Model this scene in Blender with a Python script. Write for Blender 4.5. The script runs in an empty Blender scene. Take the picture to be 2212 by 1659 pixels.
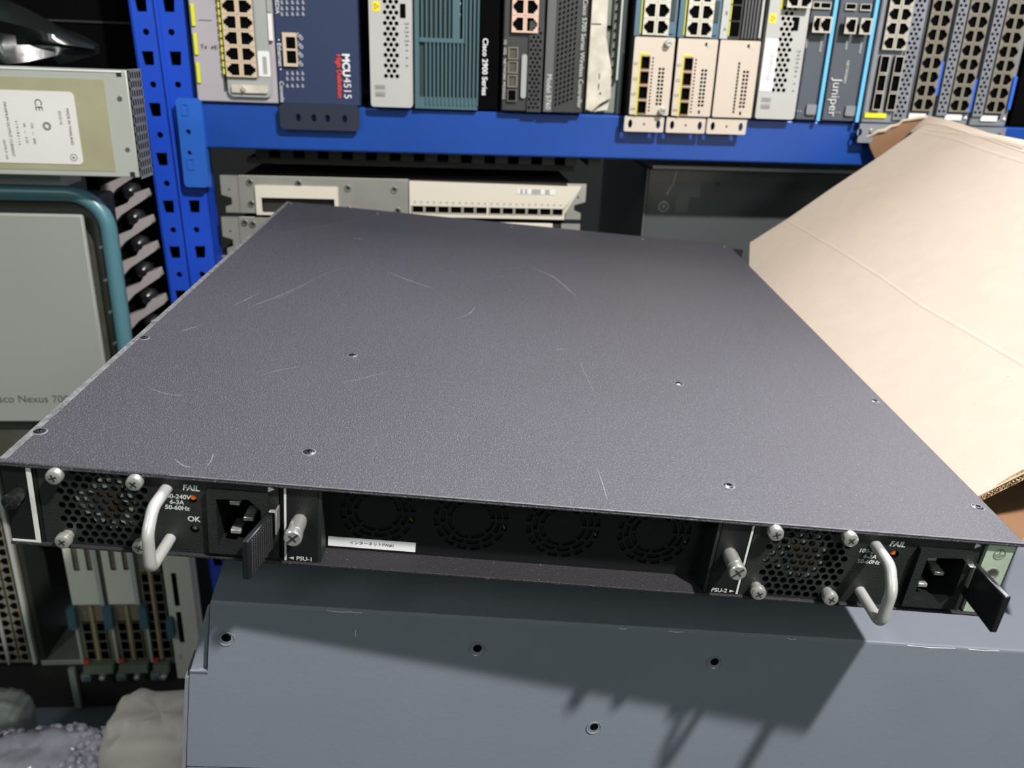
import bpy, math, random
from mathutils import Matrix, Vector
from mathutils.geometry import tessellate_polygon
random.seed(7)
S = bpy.context.scene
col = S.collection

# ------------------------------------------------------------------ camera
FPX, IW, IH = 1811.2, 2212.0, 1659.0
CR = Matrix(((0.99680078, 0.0049247, 0.07977438),
             (-0.07254126, -0.36328916, 0.92884808),
             (0.03355546, -0.93166342, -0.36176968)))   # camera (right, down, forward) -> world
CP = Vector((0, 0, 1.5))
cam = bpy.data.objects.new('camera', bpy.data.cameras.new('camera'))
col.objects.link(cam)
r_, d_, f_ = (CR @ Vector(a) for a in ((1, 0, 0), (0, 1, 0), (0, 0, 1)))
m = Matrix((r_, -d_, -f_)).transposed().to_4x4()
m.translation = CP
cam.matrix_world = m
cam.data.sensor_width = 36
cam.data.lens = FPX / IW * 36
cam.data.clip_start = 0.02
cam.data.dof.use_dof = True
cam.data.dof.focus_distance = 0.43
cam.data.dof.aperture_fstop = 13
S.camera = cam

# ------------------------------------------------------------------ world, lights, exposure
w = bpy.data.worlds.new('world')
S.world = w
w.use_nodes = True
w.node_tree.nodes['Background'].inputs[0].default_value = (0.56, 0.72, 0.63, 1)
w.node_tree.nodes['Background'].inputs[1].default_value = 0.19
S.view_settings.view_transform = 'Standard'
S.view_settings.look = 'None'
S.view_settings.gamma = 1
S.view_settings.exposure = 0.0


def area(name, loc, target, size, size_y, power, colr):
    l = bpy.data.lights.new(name, 'AREA')
    l.shape = 'RECTANGLE'
    l.size, l.size_y, l.energy, l.color = size, size_y, power, colr
    o = bpy.data.objects.new(name, l)
    col.objects.link(o)
    o.location = loc
    o.rotation_euler = (Vector(target) - Vector(loc)).to_track_quat('-Z', 'Y').to_euler()
    return o


area('ceiling_lamp', (0.75, -0.37, 2.69), (0.1, 0.4, 1.3), 0.06, 0.06, 66, (1.0, 0.95, 0.93))
area('ceiling_lamp_rear', (0.75, 1.75, 3.3), (0.15, 0.4, 1.35), 0.3, 1.0, 95, (0.93, 0.92, 1.0))
area('fill_lamp_side', (1.0, -2.2, 2.25), (0.1, 0.9, 1.3), 0.5, 0.5, 16, (0.90, 1.0, 0.92))  # added frontal fill, brightens the faces under the beam
area('fill_lamp_left', (-1.1, -0.9, 2.4), (-0.35, 0.9, 0.9), 0.3, 0.3, 7, (0.95, 1.0, 0.97))  # added weak fill for the packing material at lower left
area('sheen_lamp_far', (2.5, 3.1, 3.2), (0.3, 0.4, 1.3), 1.2, 1.2, 100, (0.93, 0.92, 1.0))  # added panel, placed to give sheen on lid and chassis top

# ------------------------------------------------------------------ materials


def lin(c):
    return tuple((x / 255 / 12.92 if x / 255 <= 0.04045 else ((x / 255 + 0.055) / 1.055) ** 2.4) for x in c)


MATS = {}


def mat(name, rgb, rough=0.5, metal=0.0, noise=0.0, nscale=40.0, bump=0.0, bscale=400.0, emit=None, spec=0.5, coat=0.0, alpha=1.0, trans=0.0, speck=None):
    mt = bpy.data.materials.new(name)
    mt.use_nodes = True
    nt = mt.node_tree
    b = nt.nodes['Principled BSDF']
    c = lin(rgb) + (1,)
    b.inputs['Base Color'].default_value = c
    b.inputs['Roughness'].default_value = rough
    b.inputs['Metallic'].default_value = metal
    b.inputs['Specular IOR Level'].default_value = spec
    b.inputs['Coat Weight'].default_value = coat
    b.inputs['Alpha'].default_value = alpha
    b.inputs['Transmission Weight'].default_value = trans
    tc = nt.nodes.new('ShaderNodeTexCoord')
    last = None
    if noise > 0:
        n = nt.nodes.new('ShaderNodeTexNoise')
        n.inputs['Scale'].default_value = nscale
        n.inputs['Detail'].default_value = 4
        nt.links.new(tc.outputs['Object'], n.inputs['Vector'])
        mr = nt.nodes.new('ShaderNodeMapRange')
        mr.inputs[1].default_value, mr.inputs[2].default_value = 0.3, 0.7
        mr.inputs[3].default_value, mr.inputs[4].default_value = 1 - noise, 1 + noise
        nt.links.new(n.outputs[0], mr.inputs[0])
        mx = nt.nodes.new('ShaderNodeVectorMath')
        mx.operation = 'SCALE'
        mx.inputs[0].default_value = c[:3]
        nt.links.new(mr.outputs[0], mx.inputs['Scale'])
        last = mx.outputs[0]
    if speck:
        n = nt.nodes.new('ShaderNodeTexNoise')
        n.inputs['Scale'].default_value = speck[0]
        n.inputs['Detail'].default_value = 2
        nt.links.new(tc.outputs['Object'], n.inputs['Vector'])
        mr = nt.nodes.new('ShaderNodeMapRange')
        mr.inputs[1].default_value, mr.inputs[2].default_value = speck[1], speck[1] + 0.08
        nt.links.new(n.outputs[0], mr.inputs[0])
        mm = nt.nodes.new('ShaderNodeMix')
        mm.data_type = 'RGBA'
        mm.inputs[6].default_value = c
        if last:
            nt.links.new(last, mm.inputs[6])
        mm.inputs[7].default_value = lin(speck[2]) + (1,)
        nt.links.new(mr.outputs[0], mm.inputs[0])
        last = mm.outputs[2]
    if last:
        nt.links.new(last, b.inputs['Base Color'])
    if bump > 0:
        n2 = nt.nodes.new('ShaderNodeTexNoise')
        n2.inputs['Scale'].default_value = bscale
        n2.inputs['Detail'].default_value = 3
        nt.links.new(tc.outputs['Object'], n2.inputs['Vector'])
        bp = nt.nodes.new('ShaderNodeBump')
        bp.inputs['Strength'].default_value = bump
        bp.inputs['Distance'].default_value = 0.0006
        nt.links.new(n2.outputs[0], bp.inputs['Height'])
        nt.links.new(bp.outputs[0], b.inputs['Normal'])
    if emit:
        b.inputs['Emission Color'].default_value = lin(emit[0]) + (1,)
        b.inputs['Emission Strength'].default_value = emit[1]
    MATS[name] = mt
    return mt


mat('powder_black', (45, 44, 49), 0.5, noise=0.10, nscale=9, bump=0.9, bscale=1500, spec=0.6, speck=(1100, 0.58, (84, 83, 91)))
mat('edge_highlight', (96, 95, 100), 0.5, noise=0.3, nscale=300)
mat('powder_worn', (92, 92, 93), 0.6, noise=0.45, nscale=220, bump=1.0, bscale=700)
mat('tray_black', (36, 35, 38), 0.6, bump=0.9, bscale=1500, spec=0.3, speck=(700, 0.69, (110, 108, 112)))
mat('bezel_black', (20, 21, 22), 0.42, bump=0.25, bscale=900, spec=0.35)
mat('deep_black', (5, 5, 6), 0.9, spec=0.05)
mat('fan_black', (13, 15, 15), 0.6, spec=0.3)
mat('psu_face', (27, 31, 29), 0.5, bump=0.5, bscale=1200, spec=0.45)
mat('satin_black', (24, 25, 28), 0.3, spec=0.5)
mat('print_grey', (190, 192, 188), 0.7)
mat('steel', (222, 221, 216), 0.24, metal=0.8)
mat('steel_rough', (168, 166, 160), 0.38, metal=1.0, noise=0.1, nscale=60)
mat('handle_grey', (178, 178, 176), 0.33, metal=0.35, bump=0.1, bscale=300)
mat('passivated', (178, 196, 172), 0.42, metal=0.35, noise=0.12, nscale=90)
mat('led_amber', (190, 90, 20), 0.3, emit=((255, 120, 20), 0.25))
mat('led_off', (70, 72, 70), 0.3)
mat('fan_blade', (215, 216, 212), 0.45)
mat('fan_label', (50, 80, 130), 0.5)
mat('copper', (140, 108, 76), 0.45, metal=0.5)
mat('strip_tan', (158, 138, 104), 0.6)
mat('sticker_white', (222, 222, 224), 0.55)
mat('ink_black', (28, 28, 30), 0.6)
mat('scratch', (104, 104, 110), 0.6)
mat('scratch_faint', (80, 80, 86), 0.6)
mat('dark_smudge', (52, 51, 57), 0.6, noise=0.15, nscale=300)
mat('slate_paint', (110, 116, 126), 0.34, noise=0.03, nscale=12, bump=0.12, bscale=300, spec=0.55)
mat('slate_chip', (190, 192, 196), 0.6)
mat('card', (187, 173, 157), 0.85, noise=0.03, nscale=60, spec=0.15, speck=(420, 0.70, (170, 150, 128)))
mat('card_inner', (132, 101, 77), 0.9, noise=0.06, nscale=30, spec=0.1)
mat('card_edge', (178, 152, 120), 0.9, noise=0.5, nscale=500, spec=0.1)
mat('beam_blue', (22, 64, 142), 0.33, noise=0.06, nscale=14, spec=0.5)
mat('post_blue', (28, 68, 178), 0.3, noise=0.05, nscale=20, spec=0.5)
mat('bracket_blue', (40, 92, 180), 0.3, noise=0.04, nscale=20, spec=0.5)
mat('light_grey', (172, 173, 170), 0.5, noise=0.03, nscale=20)
mat('lilac_grey', (160, 154, 160), 0.5, noise=0.03, nscale=20)
mat('shell_grey', (150, 152, 150), 0.45, noise=0.03, nscale=20)
mat('navy', (40, 50, 80), 0.42, bump=0.1, bscale=500)
mat('navy_ear', (36, 41, 56), 0.4)
mat('tan_plastic', (190, 172, 148), 0.5)
mat('peach_plastic', (205, 172, 155), 0.5)
mat('nickel', (200, 192, 180), 0.35, metal=0.5)
mat('white_plastic', (212, 212, 210), 0.5)
mat('white_paint', (168, 168, 165), 0.5, noise=0.03, nscale=25)
mat('cream', (194, 182, 168), 0.42, metal=0.2, noise=0.03, nscale=25)
mat('teal_rib', (62, 92, 100), 0.5)
mat('teal_dark', (34, 48, 50), 0.5)
mat('charcoal', (44, 45, 46), 0.5, noise=0.1, nscale=40)
mat('charcoal_light', (84, 84, 86), 0.5)
mat('worn_cream', (186, 180, 166), 0.55, noise=0.22, nscale=60)
mat('olive_metal', (108, 116, 104), 0.5, noise=0.15, nscale=40)
mat('switch_blue', (70, 100, 118), 0.5)
mat('slate_dark', (72, 77, 86), 0.45, noise=0.05, nscale=30)
mat('sky_stripe', (96, 172, 215), 0.5)
mat('galvanized', (128, 131, 138), 0.45, metal=0.3, noise=0.12, nscale=50)
mat('tag_blue', (40, 95, 200), 0.45)
mat('label_yellow', (205, 205, 30), 0.55)
mat('warn_yellow', (225, 205, 20), 0.5)
mat('red_ink', (200, 60, 50), 0.6)
mat('pink_ink', (215, 130, 130), 0.6)
mat('text_white', (215, 215, 218), 0.6)
mat('psu_metal', (172, 176, 168), 0.42, metal=0.25, noise=0.04, nscale=18)
mat('tape', (148, 146, 118), 0.4, noise=0.08, nscale=25)
mat('label_paper', (204, 202, 198), 0.6, noise=0.03, nscale=30)
mat('teal_frame', (72, 112, 122), 0.35)
mat('nexus_panel', (138, 141, 135), 0.45, noise=0.02, nscale=8)
mat('cage_dark', (34, 38, 34), 0.5)
mat('olive_gap', (66, 66, 58), 0.55, noise=0.2, nscale=60)
mat('guide_grey', (150, 144, 144), 0.5)
mat('bag_black', (22, 26, 25), 0.22, spec=0.6, bump=0.5, bscale=40)
mat('brushed', (190, 188, 180), 0.35, metal=0.7, noise=0.06, nscale=40)
mat('ivory', (200, 193, 178), 0.5)
mat('gloss_panel', (72, 75, 76), 0.22, spec=0.55, noise=0.05, nscale=5)
mat('card_white', (208, 206, 196), 0.5)
mat('lever_teal', (62, 96, 108), 0.45)
mat('olive_port', (116, 110, 98), 0.55, noise=0.15, nscale=90)
mat('matte_black', (30, 28, 24), 0.75, noise=0.2, nscale=30)
mat('foam_white', (236, 222, 216), 0.7, noise=0.12, nscale=18, bump=0.6, bscale=60, trans=0.1)
mat('bubble', (206, 198, 216), 0.16, noise=0.15, nscale=50, bump=0.8, bscale=120, spec=0.8)
mat('floor_grey', (58, 58, 56), 0.7, noise=0.15, nscale=6)
mat('wall_dark', (38, 40, 40), 0.8, noise=0.1, nscale=4)
mat('deck', (120, 125, 140), 0.5)

# ------------------------------------------------------------------ geometry helpers


class MB:
    """collects shapes in (u, v, w): u right, v up, w towards the viewer"""

    def __init__(s):
        s.v, s.f, s.m, s.names = [], [], [], []

    def mi(s, name):
        if name not in s.names:
            s.names.append(name)
        return s.names.index(name)

    def add(s, vs, fs, mt):
        k = len(s.v)
        s.v += [tuple(x) for x in vs]
        i = s.mi(mt)
        for f in fs:
            s.f.append(tuple(k + a for a in f))
            s.m.append(i)
        return s

    def box(s, u0, u1, v0, v1, w0, w1, mt):
        vs = [(u, v, w_) for w_ in (w0, w1) for v in (v0, v1) for u in (u0, u1)]
        return s.add(vs, [(0, 2, 3, 1), (4, 5, 7, 6), (0, 1, 5, 4), (2, 6, 7, 3), (0, 4, 6, 2), (1, 3, 7, 5)], mt)

    def hexa(s, p, mt):
        """eight corners: four front (ccw seen from the viewer), four back in the same order"""
        return s.add(p, [(0, 1, 2, 3), (7, 6, 5, 4), (0, 4, 5, 1), (1, 5, 6, 2), (2, 6, 7, 3), (3, 7, 4, 0)], mt)

    def plate(s, outer, holes, w0, w1, mt, mside=None, back=True):
        loops = [outer] + holes
        flat = [p for l in loops for p in l]
        n = len(flat)
        tris = tessellate_polygon([[Vector((p[0], p[1], 0)) for p in l] for l in loops])
        vs = [(p[0], p[1], w1) for p in flat] + [(p[0], p[1], w0) for p in flat]
        fs = []
        for t in tris:
            a, b, c = (flat[i] for i in t)
            cr = (b[0] - a[0]) * (c[1] - a[1]) - (b[1] - a[1]) * (c[0] - a[0])
            t = t if cr > 0 else (t[2], t[1], t[0])
            fs.append(tuple(t))
            if back:
                fs.append((t[2] + n, t[1] + n, t[0] + n))
        s.add(vs, fs, mt)
        side = []
        k = 0
        for li, l in enumerate(loops):
            ar = sum(l[i][0] * l[(i + 1) % len(l)][1] - l[(i + 1) % len(l)][0] * l[i][1] for i in range(len(l)))
            ccw = ar > 0
            for i in range(len(l)):
                a, b = k + i, k + (i + 1) % len(l)
                q = (a, a + n, b + n, b)
                if ccw != (li == 0):
                    q = q[::-1]
                side.append(q)
            k += len(l)
        s.add(vs, side, mside or mt)
        return s

    def cyl(s, u, v, r, w0, w1, mt, n=24, r1=None, axis='w'):
        r1 = r if r1 is None else r1
        vs = []
        for (rr, ww) in ((r, w0), (r1, w1)):
            for i in range(n):
                a = 2 * math.pi * i / n
                p = (u + rr * math.cos(a), v + rr * math.sin(a), ww)
                vs.append(p)
        fs = [(i, (i + 1) % n, n + (i + 1) % n, n + i) for i in range(n)]
        fs += [tuple(range(n, 2 * n)), tuple(reversed(range(n)))]
        return s.add(vs, fs, mt)

    def lathe(s, u, v, prof, mt, n=24):
        """prof: list of (radius, w)"""
        vs = []
        for (rr, ww) in prof:
            for i in range(n):
                a = 2 * math.pi * i / n
                vs.append((u + rr * math.cos(a), v + rr * math.sin(a), ww))
        fs = []
        for k in range(len(prof) - 1):
            for i in range(n):
                fs.append((k * n + i, k * n + (i + 1) % n, (k + 1) * n + (i + 1) % n, (k + 1) * n + i))
        fs.append(tuple((len(prof) - 1) * n + i for i in range(n)))
        return s.add(vs, fs, mt)

    def tube(s, pts, r, mt, n=14, flat=None):
        pts = [Vector(p) for p in pts]
        rings = []
        up = None
        for i, p in enumerate(pts):
            t = (pts[min(i + 1, len(pts) - 1)] - pts[max(i - 1, 0)]).normalized()
            if up is None:
                up = Vector((0, 0, 1)) if abs(t.z) < 0.9 else Vector((1, 0, 0))
            x = t.cross(up).normalized()
            y = x.cross(t).normalized()
            up = y
            rr = r[i] if isinstance(r, (list, tuple)) else r
            rings.append([p + x * rr * math.cos(2 * math.pi * k / n) + y * rr * (flat or 1) * math.sin(2 * math.pi * k / n) for k in range(n)])
        vs = [q for rg in rings for q in rg]
        fs = []
        for i in range(len(rings) - 1):
            for k in range(n):
                fs.append((i * n + k, i * n + (k + 1) % n, (i + 1) * n + (k + 1) % n, (i + 1) * n + k))
        fs += [tuple(reversed(range(n))), tuple((len(rings) - 1) * n + k for k in range(n))]
        return s.add(vs, fs, mt)

    def text(s, txt, u, v, size, w_, mt, rot=0, align='CENTER', shear=0, sx=1, bold=0.0):
        cu = bpy.data.curves.new('t', 'FONT')
        cu.body = txt
        cu.size = size
        cu.align_x = align
        cu.align_y = 'CENTER'
        cu.shear = shear
        cu.offset = bold
        cu.resolution_u = 3
        o = bpy.data.objects.new('t', cu)
        col.objects.link(o)
        dg = bpy.context.evaluated_depsgraph_get()
        me = bpy.data.meshes.new_from_object(o.evaluated_get(dg))
        a = math.radians(rot)
        vs = [(u + x.co.x * sx * math.cos(a) - x.co.y * math.sin(a), v + x.co.x * sx * math.sin(a) + x.co.y * math.cos(a), w_) for x in me.vertices]
        fs = [tuple(p.vertices) for p in me.polygons]
        bpy.data.objects.remove(o)
        bpy.data.curves.remove(cu)
        bpy.data.meshes.remove(me)
        return s.add(vs, fs, mt) if vs else s

    def mesh(s, name, smooth=True):
        me = bpy.data.meshes.new(name)
        me.from_pydata(s.v, [], s.f)
        for nme in s.names:
            me.materials.append(MATS[nme])
        me.polygons.foreach_set('material_index', s.m)
        if smooth:
            me.polygons.foreach_set('use_smooth', [True] * len(me.polygons))
            me.set_sharp_from_angle(angle=math.radians(32))
        me.validate()
        me.update()
        return me


def obj(name, mb, parent=None, bevel=0.0, label=None, smooth=True, loc=None, mtx=None):
    me = mb.mesh(name, smooth) if isinstance(mb, MB) else mb
    o = bpy.data.objects.new(name, me)
    col.objects.link(o)
    if parent:
        o.parent = parent
    if loc:
        o.location = loc
    if mtx:
        o.matrix_world = mtx
    if bevel:
        b = o.modifiers.new('bevel', 'BEVEL')
        b.width = bevel
        b.segments = 2
        b.limit_method = 'ANGLE'
        b.angle_limit = math.radians(40)
        b.harden_normals = False
    if label:
        o['label'] = label
    return o


def thing(name, mtx, label, cat, group=None):
    o = bpy.data.objects.new(name, None)
    col.objects.link(o)
    o.empty_display_size = 0.02
    o.matrix_world = mtx
    tag(o, label, cat, group)
    return o


def tag(o, label, cat, group=None, kind=None):
    if label:
        o['label'] = label
    if cat:
        o['category'] = cat
    if group:
        o['group'] = group
    if kind:
        o['kind'] = kind
    return o


def frame(origin, ux=(1, 0, 0), vy=(0, 0, 1)):
    """matrix whose columns are u, v, w = u x v"""
    u = Vector(ux).normalized()
    v = Vector(vy)
    v = (v - u * u.dot(v)).normalized()
    w_ = u.cross(v)
    mm = Matrix((u, v, w_)).transposed().to_4x4()
    mm.translation = Vector(origin)
    return mm


def ray(px, py):
    return CR @ Vector(((px - IW / 2) / FPX, (py - IH / 2) / FPX, 1.0))


def onY(px, py, Y):
    r = ray(px, py)
    return CP + r * (Y / r.y)


def on_plane(px, py, P, N):
    r = ray(px, py)
    return CP + r * (Vector(N).dot(Vector(P) - CP) / Vector(N).dot(r))


def depth_at(px, py, z):
    return CP + ray(px, py) * z


def rect(u0, u1, v0, v1):
    return [(u0, v0), (u1, v0), (u1, v1), (u0, v1)]


def rrect(u0, u1, v0, v1, r, n=5):
    out = []
    for (cu_, cv, a0) in ((u1 - r, v1 - r, 0), (u0 + r, v1 - r, 90), (u0 + r, v0 + r, 180), (u1 - r, v0 + r, 270)):
        for i in range(n + 1):
            a = math.radians(a0 + 90 * i / n)
            out.append((cu_ + r * math.cos(a), cv + r * math.sin(a)))
    return out


def ngon(u, v, r, n=6, a0=0, sx=1, sy=1):
    return [(u + r * sx * math.cos(math.radians(a0) + 2 * math.pi * i / n), v + r * sy * math.sin(math.radians(a0) + 2 * math.pi * i / n)) for i in range(n)]


def hexgrid(u0, u1, v0, v1, pitch, r, n=6, keep=None):
    out = []
    row = 0
    v = v0 + pitch * .5
    while v < v1 - r:
        u = u0 + pitch * (0.5 if row % 2 == 0 else 1.0)
        while u < u1 - r:
            if keep is None or keep(u, v):
                out.append(ngon(u, v, r, n, 30))
            u += pitch
        v += pitch * .866
        row += 1
    return out


# ------------------------------------------------------------------ the room
def structure(name, mb, parent=None):
    o = obj(name, mb, parent, smooth=False)
    o['kind'] = 'structure'
    return o


structure('floor', MB().box(-4, 4, -4, 4, -0.02, 0, 'floor_grey'))
structure('wall_back', MB().box(-4, 4, 4.2, 4.3, 0, 3.4, 'wall_dark'))

# ------------------------------------------------------------------ blue rack
RY = 0.925                      # front plane of the beam
ZB = 1.4475                     # top of the beam and of its deck
bt = thing('shelf_beam', frame((0, RY, 0)), 'blue painted shelf beam carrying the row of network units', 'shelf beam')
bx0 = onY(436, 300, RY).x
obj('beam_face', MB().box(bx0, 1.3, 1.402, ZB, -0.04, 0, 'beam_blue'), bt, bevel=0.002)
obj('shelf_deck', MB().box(bx0, 1.3, ZB - 0.003, ZB + 0.0005, -0.55, -0.03, 'deck'), bt)
# end connector of the beam, wrapping the post
cm = MB()
c0, c1 = onY(380, 226, RY - 0.006), onY(442, 405, RY - 0.006)
cu0, cu1, cv0, cv1 = c0.x, onY(438, 226, RY).x, c1.z, ZB + .004
holes = [ngon(cu0 + .0085, cv0 + .035, .0022, 12), ngon(cu0 + .0095, cv0 + .056, .0025, 12)]
cm.plate(rrect(cu0, cu1, cv0, cv1, .004), holes, 0.002, 0.006, 'bracket_blue')
cm.box(cu1 - .003, cu1, cv0, cv1, -0.006, 0.002, 'bracket_blue')
for dv in (.018, .072):
    cm.plate(rrect(cu0 + .005, cu0 + .013, cv0 + dv, cv0 + dv + .012, .0015), [rrect(cu0 + .0065, cu0 + .0115, cv0 + dv + .002, cv0 + dv + .0105, .001)], 0.006, 0.0068, 'bracket_blue')
obj('beam_connector', cm, bt, bevel=0.0006)

# upright post
pa, pb = onY(293, 10, .93), onY(364, 447, .93)
pdir = (pa - pb).normalized()
pm = frame(pb, (1, 0, 0), pdir)
pm = Matrix.Translation(pb) @ Matrix((Vector((1, 0, 0)) , pdir, Vector((1, 0, 0)).cross(pdir).normalized())).transposed().to_4x4()
pt = thing('rack_post', pm, 'blue perforated upright post at the left end of the beam', 'rack post')
plen = (pa - pb).length
step = plen / 4.0
H1, H2, RD = [], [], []
kmin = int((depth_at(120, 1665, .92).z - .11 - pb.z) / pdir.z / step) + 1
for k in range(kmin, 12):
    vv = k * step
    H1.append([(-.0055, vv + .0068), (-.0040, vv - .0062), (.0052, vv - .0062), (.0058, vv + .0068)])
    RD.append(ngon(0.0015, vv + step * .5, .0031, 12))
lo, hi = (depth_at(120, 1665, .92).z - .11 + .001 - pb.z) / pdir.z, 12 * step
pmb = MB()
f2 = .0275
pmb.plate(rect(-.0115, .0120, lo, hi), [list(h) for h in H1] + RD, -.002, 0, 'post_blue')
h2 = []
for k in range(kmin, 12):
    vv = k * step
    if not (1 <= k <= 2):
        h2.append([(f2 + .0055, vv + .0068), (f2 + .0040, vv - .0062), (f2 - .0052, vv - .0062), (f2 - .0058, vv + .0068)][::-1])
    h2.append(ngon(f2 - 0.0015, vv + step * .5, .0031, 12))
pmb.plate(rect(.0175, .043, lo, hi), h2, -.002, 0, 'post_blue')
# ridge between the two faces, side returns
for (ua, wa, ub, wb) in ((.012, 0, .0135, .003), (.0135, .003, .016, .003), (.016, .003, .0175, 0)):
    pmb.hexa([(ua, lo, wa), (ub, lo, wb), (ub, hi, wb), (ua, hi, wa), (ua, lo, wa - .002), (ub, lo, wb - .002), (ub, hi, wb - .002), (ua, hi, wa - .002)], 'post_blue')
pmb.box(.041, .043, lo, hi, -.03, 0, 'post_blue')
pmb.box(-.0115, -.0095, lo, hi, -.03, 0, 'post_blue')
obj('perforated_face', pmb, pt)
obj('post_core', MB().box(-.009, .040, lo, hi, -.03, -.012, 'deep_black'), pt)


# ------------------------------------------------------------------ things standing on the shelf
class Unit:
    def __init__(s, name, xl, xr, y, label, cat, group=None, Y=.92, zb=None, height=.44, depth=.30, body='charcoal', face=None, lean=0.0, top=None, bev=.0015):
        """xl, xr: photograph columns of the front's edges at row y"""
        s.Y = Y
        a, b = onY(xl, y, Y), onY(xr, y, Y)
        zb = ZB + .001 if zb is None else zb
        s.o = Vector((a.x, Y, zb))
        s.W = b.x - a.x
        s.t = thing(name, frame(s.o), label, cat, group)
        s.H = height
        if body:
            obj('housing', MB().box(0, s.W, 0, height, -depth, -.001, body), s.t, bevel=bev)
        if face:
            obj('faceplate', MB().box(.0003, s.W - .0003, .0003, height - .0003, -.001, .0006, face), s.t)

    def p(s, px, py):
        q = onY(px, py, s.Y)
        return (q.x - s.o.x, q.z - s.o.z)

    def quad(s, x0, y0, x1, y1):
        a, b = s.p(x0, y1), s.p(x1, y0)
        return a[0], b[0], a[1], b[1]

    def part(s, name, mb, **k):
        return obj(name, mb, s.t, **k)


PORTS = {}


def port_mesh(fr, flip, pw=.0125, ph=.014, inner='deep_black'):
    key = (fr, flip, pw, ph)
    if key in PORTS:
        return PORTS[key]
    mb = MB()
    sgn = -1 if flip else 1
    hole = [(-.0045, -.0054), (.0020, -.0054), (.0020, -.0036), (.0036, -.0036), (.0036, -.0020), (.0052, -.0020),
            (.0052, .0020), (.0036, .0020), (.0036, .0036), (.0020, .0036), (.0020, .0054), (-.0045, .0054)]
    k = ph / .014
    hole = [(sgn * a * pw / .0125, b * k) for a, b in hole]
    mb.plate(rect(-pw / 2, pw / 2, -ph / 2, ph / 2), [hole], -.0028, 0, fr, mside=inner, back=False)
    mb.box(-pw / 2, pw / 2, -ph / 2, ph / 2, -.0030, -.00281, inner)
    PORTS[key] = mb.mesh('ethernet_port')
    return PORTS[key]


def ports(unit, u, v0, n, pitch, fr, flip, w_=.008, pw=.0125, parent=None, gap=.0003, name='ethernet_port'):
    me = port_mesh(fr, flip, pw, pitch - gap)
    for i in range(n):
        o = bpy.data.objects.new(name, me)
        col.objects.link(o)
        o.parent = parent or unit.t
        o.location = (u, v0 + i * pitch, w_)


# 1 pale grey chassis at the left end of the shelf
U = Unit('network_chassis', 424, 601, 200, 'pale grey network unit with yellow tabs, left end of the shelf', 'network unit', body='lilac_grey', face=None)
u0, u1, v0, v1 = U.quad(478, -80, 594, 206)
U.part('module_plate', MB().plate(rrect(u0 + .008, U.W - .006, .006, .30, .006), [], .001, .003, 'shell_grey'), bevel=.0006)
U.part('panel_seam', MB().box(u0 + .0045, u0 + .0062, .012, .30, .0, .0012, 'charcoal'))
tb = MB()
for k in range(6):
    tb = MB().box(.0025, .0058, .018 + k * .0265, .018 + k * .0265 + (.020 if k else .019), .0, .0008, 'label_yellow')
    U.part('yellow_tab', tb)
for k in range(2):
    U.part('lettering', MB().text('T▪', .012, .052 + k * .046, .006, .0004, 'ink_black').text('▪K', .022, .052 + k * .046, .006, .0004, 'ink_black').box(.009, .022, .077 + k * .05, .0775 + k * .05, 0, .0004, 'shell_grey'))
pu = .0335
for c_, fl in ((0, True), (1, False)):
    ports(U, .0405 + c_ * .0152, .032, 5, .0145, 'tan_plastic', fl, w_=.0062, pw=.0150)
ym = MB()
for k in range(11):
    ym.box(pu - .0042, pu - .0022, .027 + k * .0068, .027 + k * .0068 + .0052, .003, .0034, 'label_yellow')
U.part('port_label_strip', ym)
uu = .0695
U.part('barcode_label', MB().plate(rrect(uu - .0052, uu + .0065, .026, .050, .0015), [], .003, .0036, 'white_plastic').box(uu - .0005, uu + .0035, .0285, .045, .0036, .0038, 'shell_grey'))
U.part('latch_plate', MB().plate(rrect(pu + .003, uu + .003, .010, .0175, .0015), [], .003, .0055, 'worn_cream').cyl(pu + .015, .0137, .0025, .0055, .0075, 'nickel', 16), bevel=.0004)
U.part('side_strip', MB().box(U.W - .0052, U.W - .0012, .060, .085, .0008, .003, 'white_plastic').box(U.W - .0052, U.W - .0012, .086, .103, .0008, .0028, 'shell_grey').box(U.W - .0052, U.W - .0012, .104, .19, .0008, .003, 'white_plastic'))

# 2 navy conferencing unit
U = Unit('conference_unit', 603, 779, 232, 'dark navy video conferencing unit with a bracket hanging over the beam', 'network unit', body='navy', Y=.918)
u0, u1, v0, v1 = U.quad(614, 71, 641, 143)
U.part('port_bezel', MB().plate(rect(u0, u1, v0, v1), [rect(u0 + .0035, u1 - .0015, v0 + .003, (v0 + v1) / 2 - .001), rect(u0 + .0035, u1 - .0015, (v0 + v1) / 2 + .001, v1 - .004)], 0, .002, 'tan_plastic', mside='deep_black').box(u0 + .001, u1 - .001, v0 + .001, v1 - .001, -.0002, .0002, 'deep_black'))
mm_ = MB()
a = U.p(733, 165)
mm_.text('MCU', U.p(747, 140)[0], U.p(747, 141)[1], .0100, .0004, 'text_white', rot=-90, bold=.0004)
mm_.text('4515', U.p(750, 191)[0], U.p(750, 191)[1], .0105, .0004, 'text_white', rot=-90)
U.part('model_lettering', mm_, label='white rotated lettering')
U.part('subtitle_lettering', MB().text('High Definition', U.p(733, 165)[0], U.p(733, 165)[1], .0068, .0004, 'red_ink', rot=-90, bold=.0002), label='red rotated lettering')
dm = MB()
for r0, (ys, xs) in enumerate((((5, 18, 30), (609, 620, 632, 643, 655)), ((158, 170), (621, 632, 643, 654)), ((185,), (621, 632, 643, 654)))):
    for yy in ys:
        for xx in xs:
            q = U.p(xx, yy)
            dm.text('x0', q[0], q[1], .0035, .0004, 'text_white', rot=-90)
for yy in (79, 98, 117, 136):
    q = U.p(648, yy)
    dm.text('LED', q[0], q[1], .0045, .0004, 'text_white', rot=-50)
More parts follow.
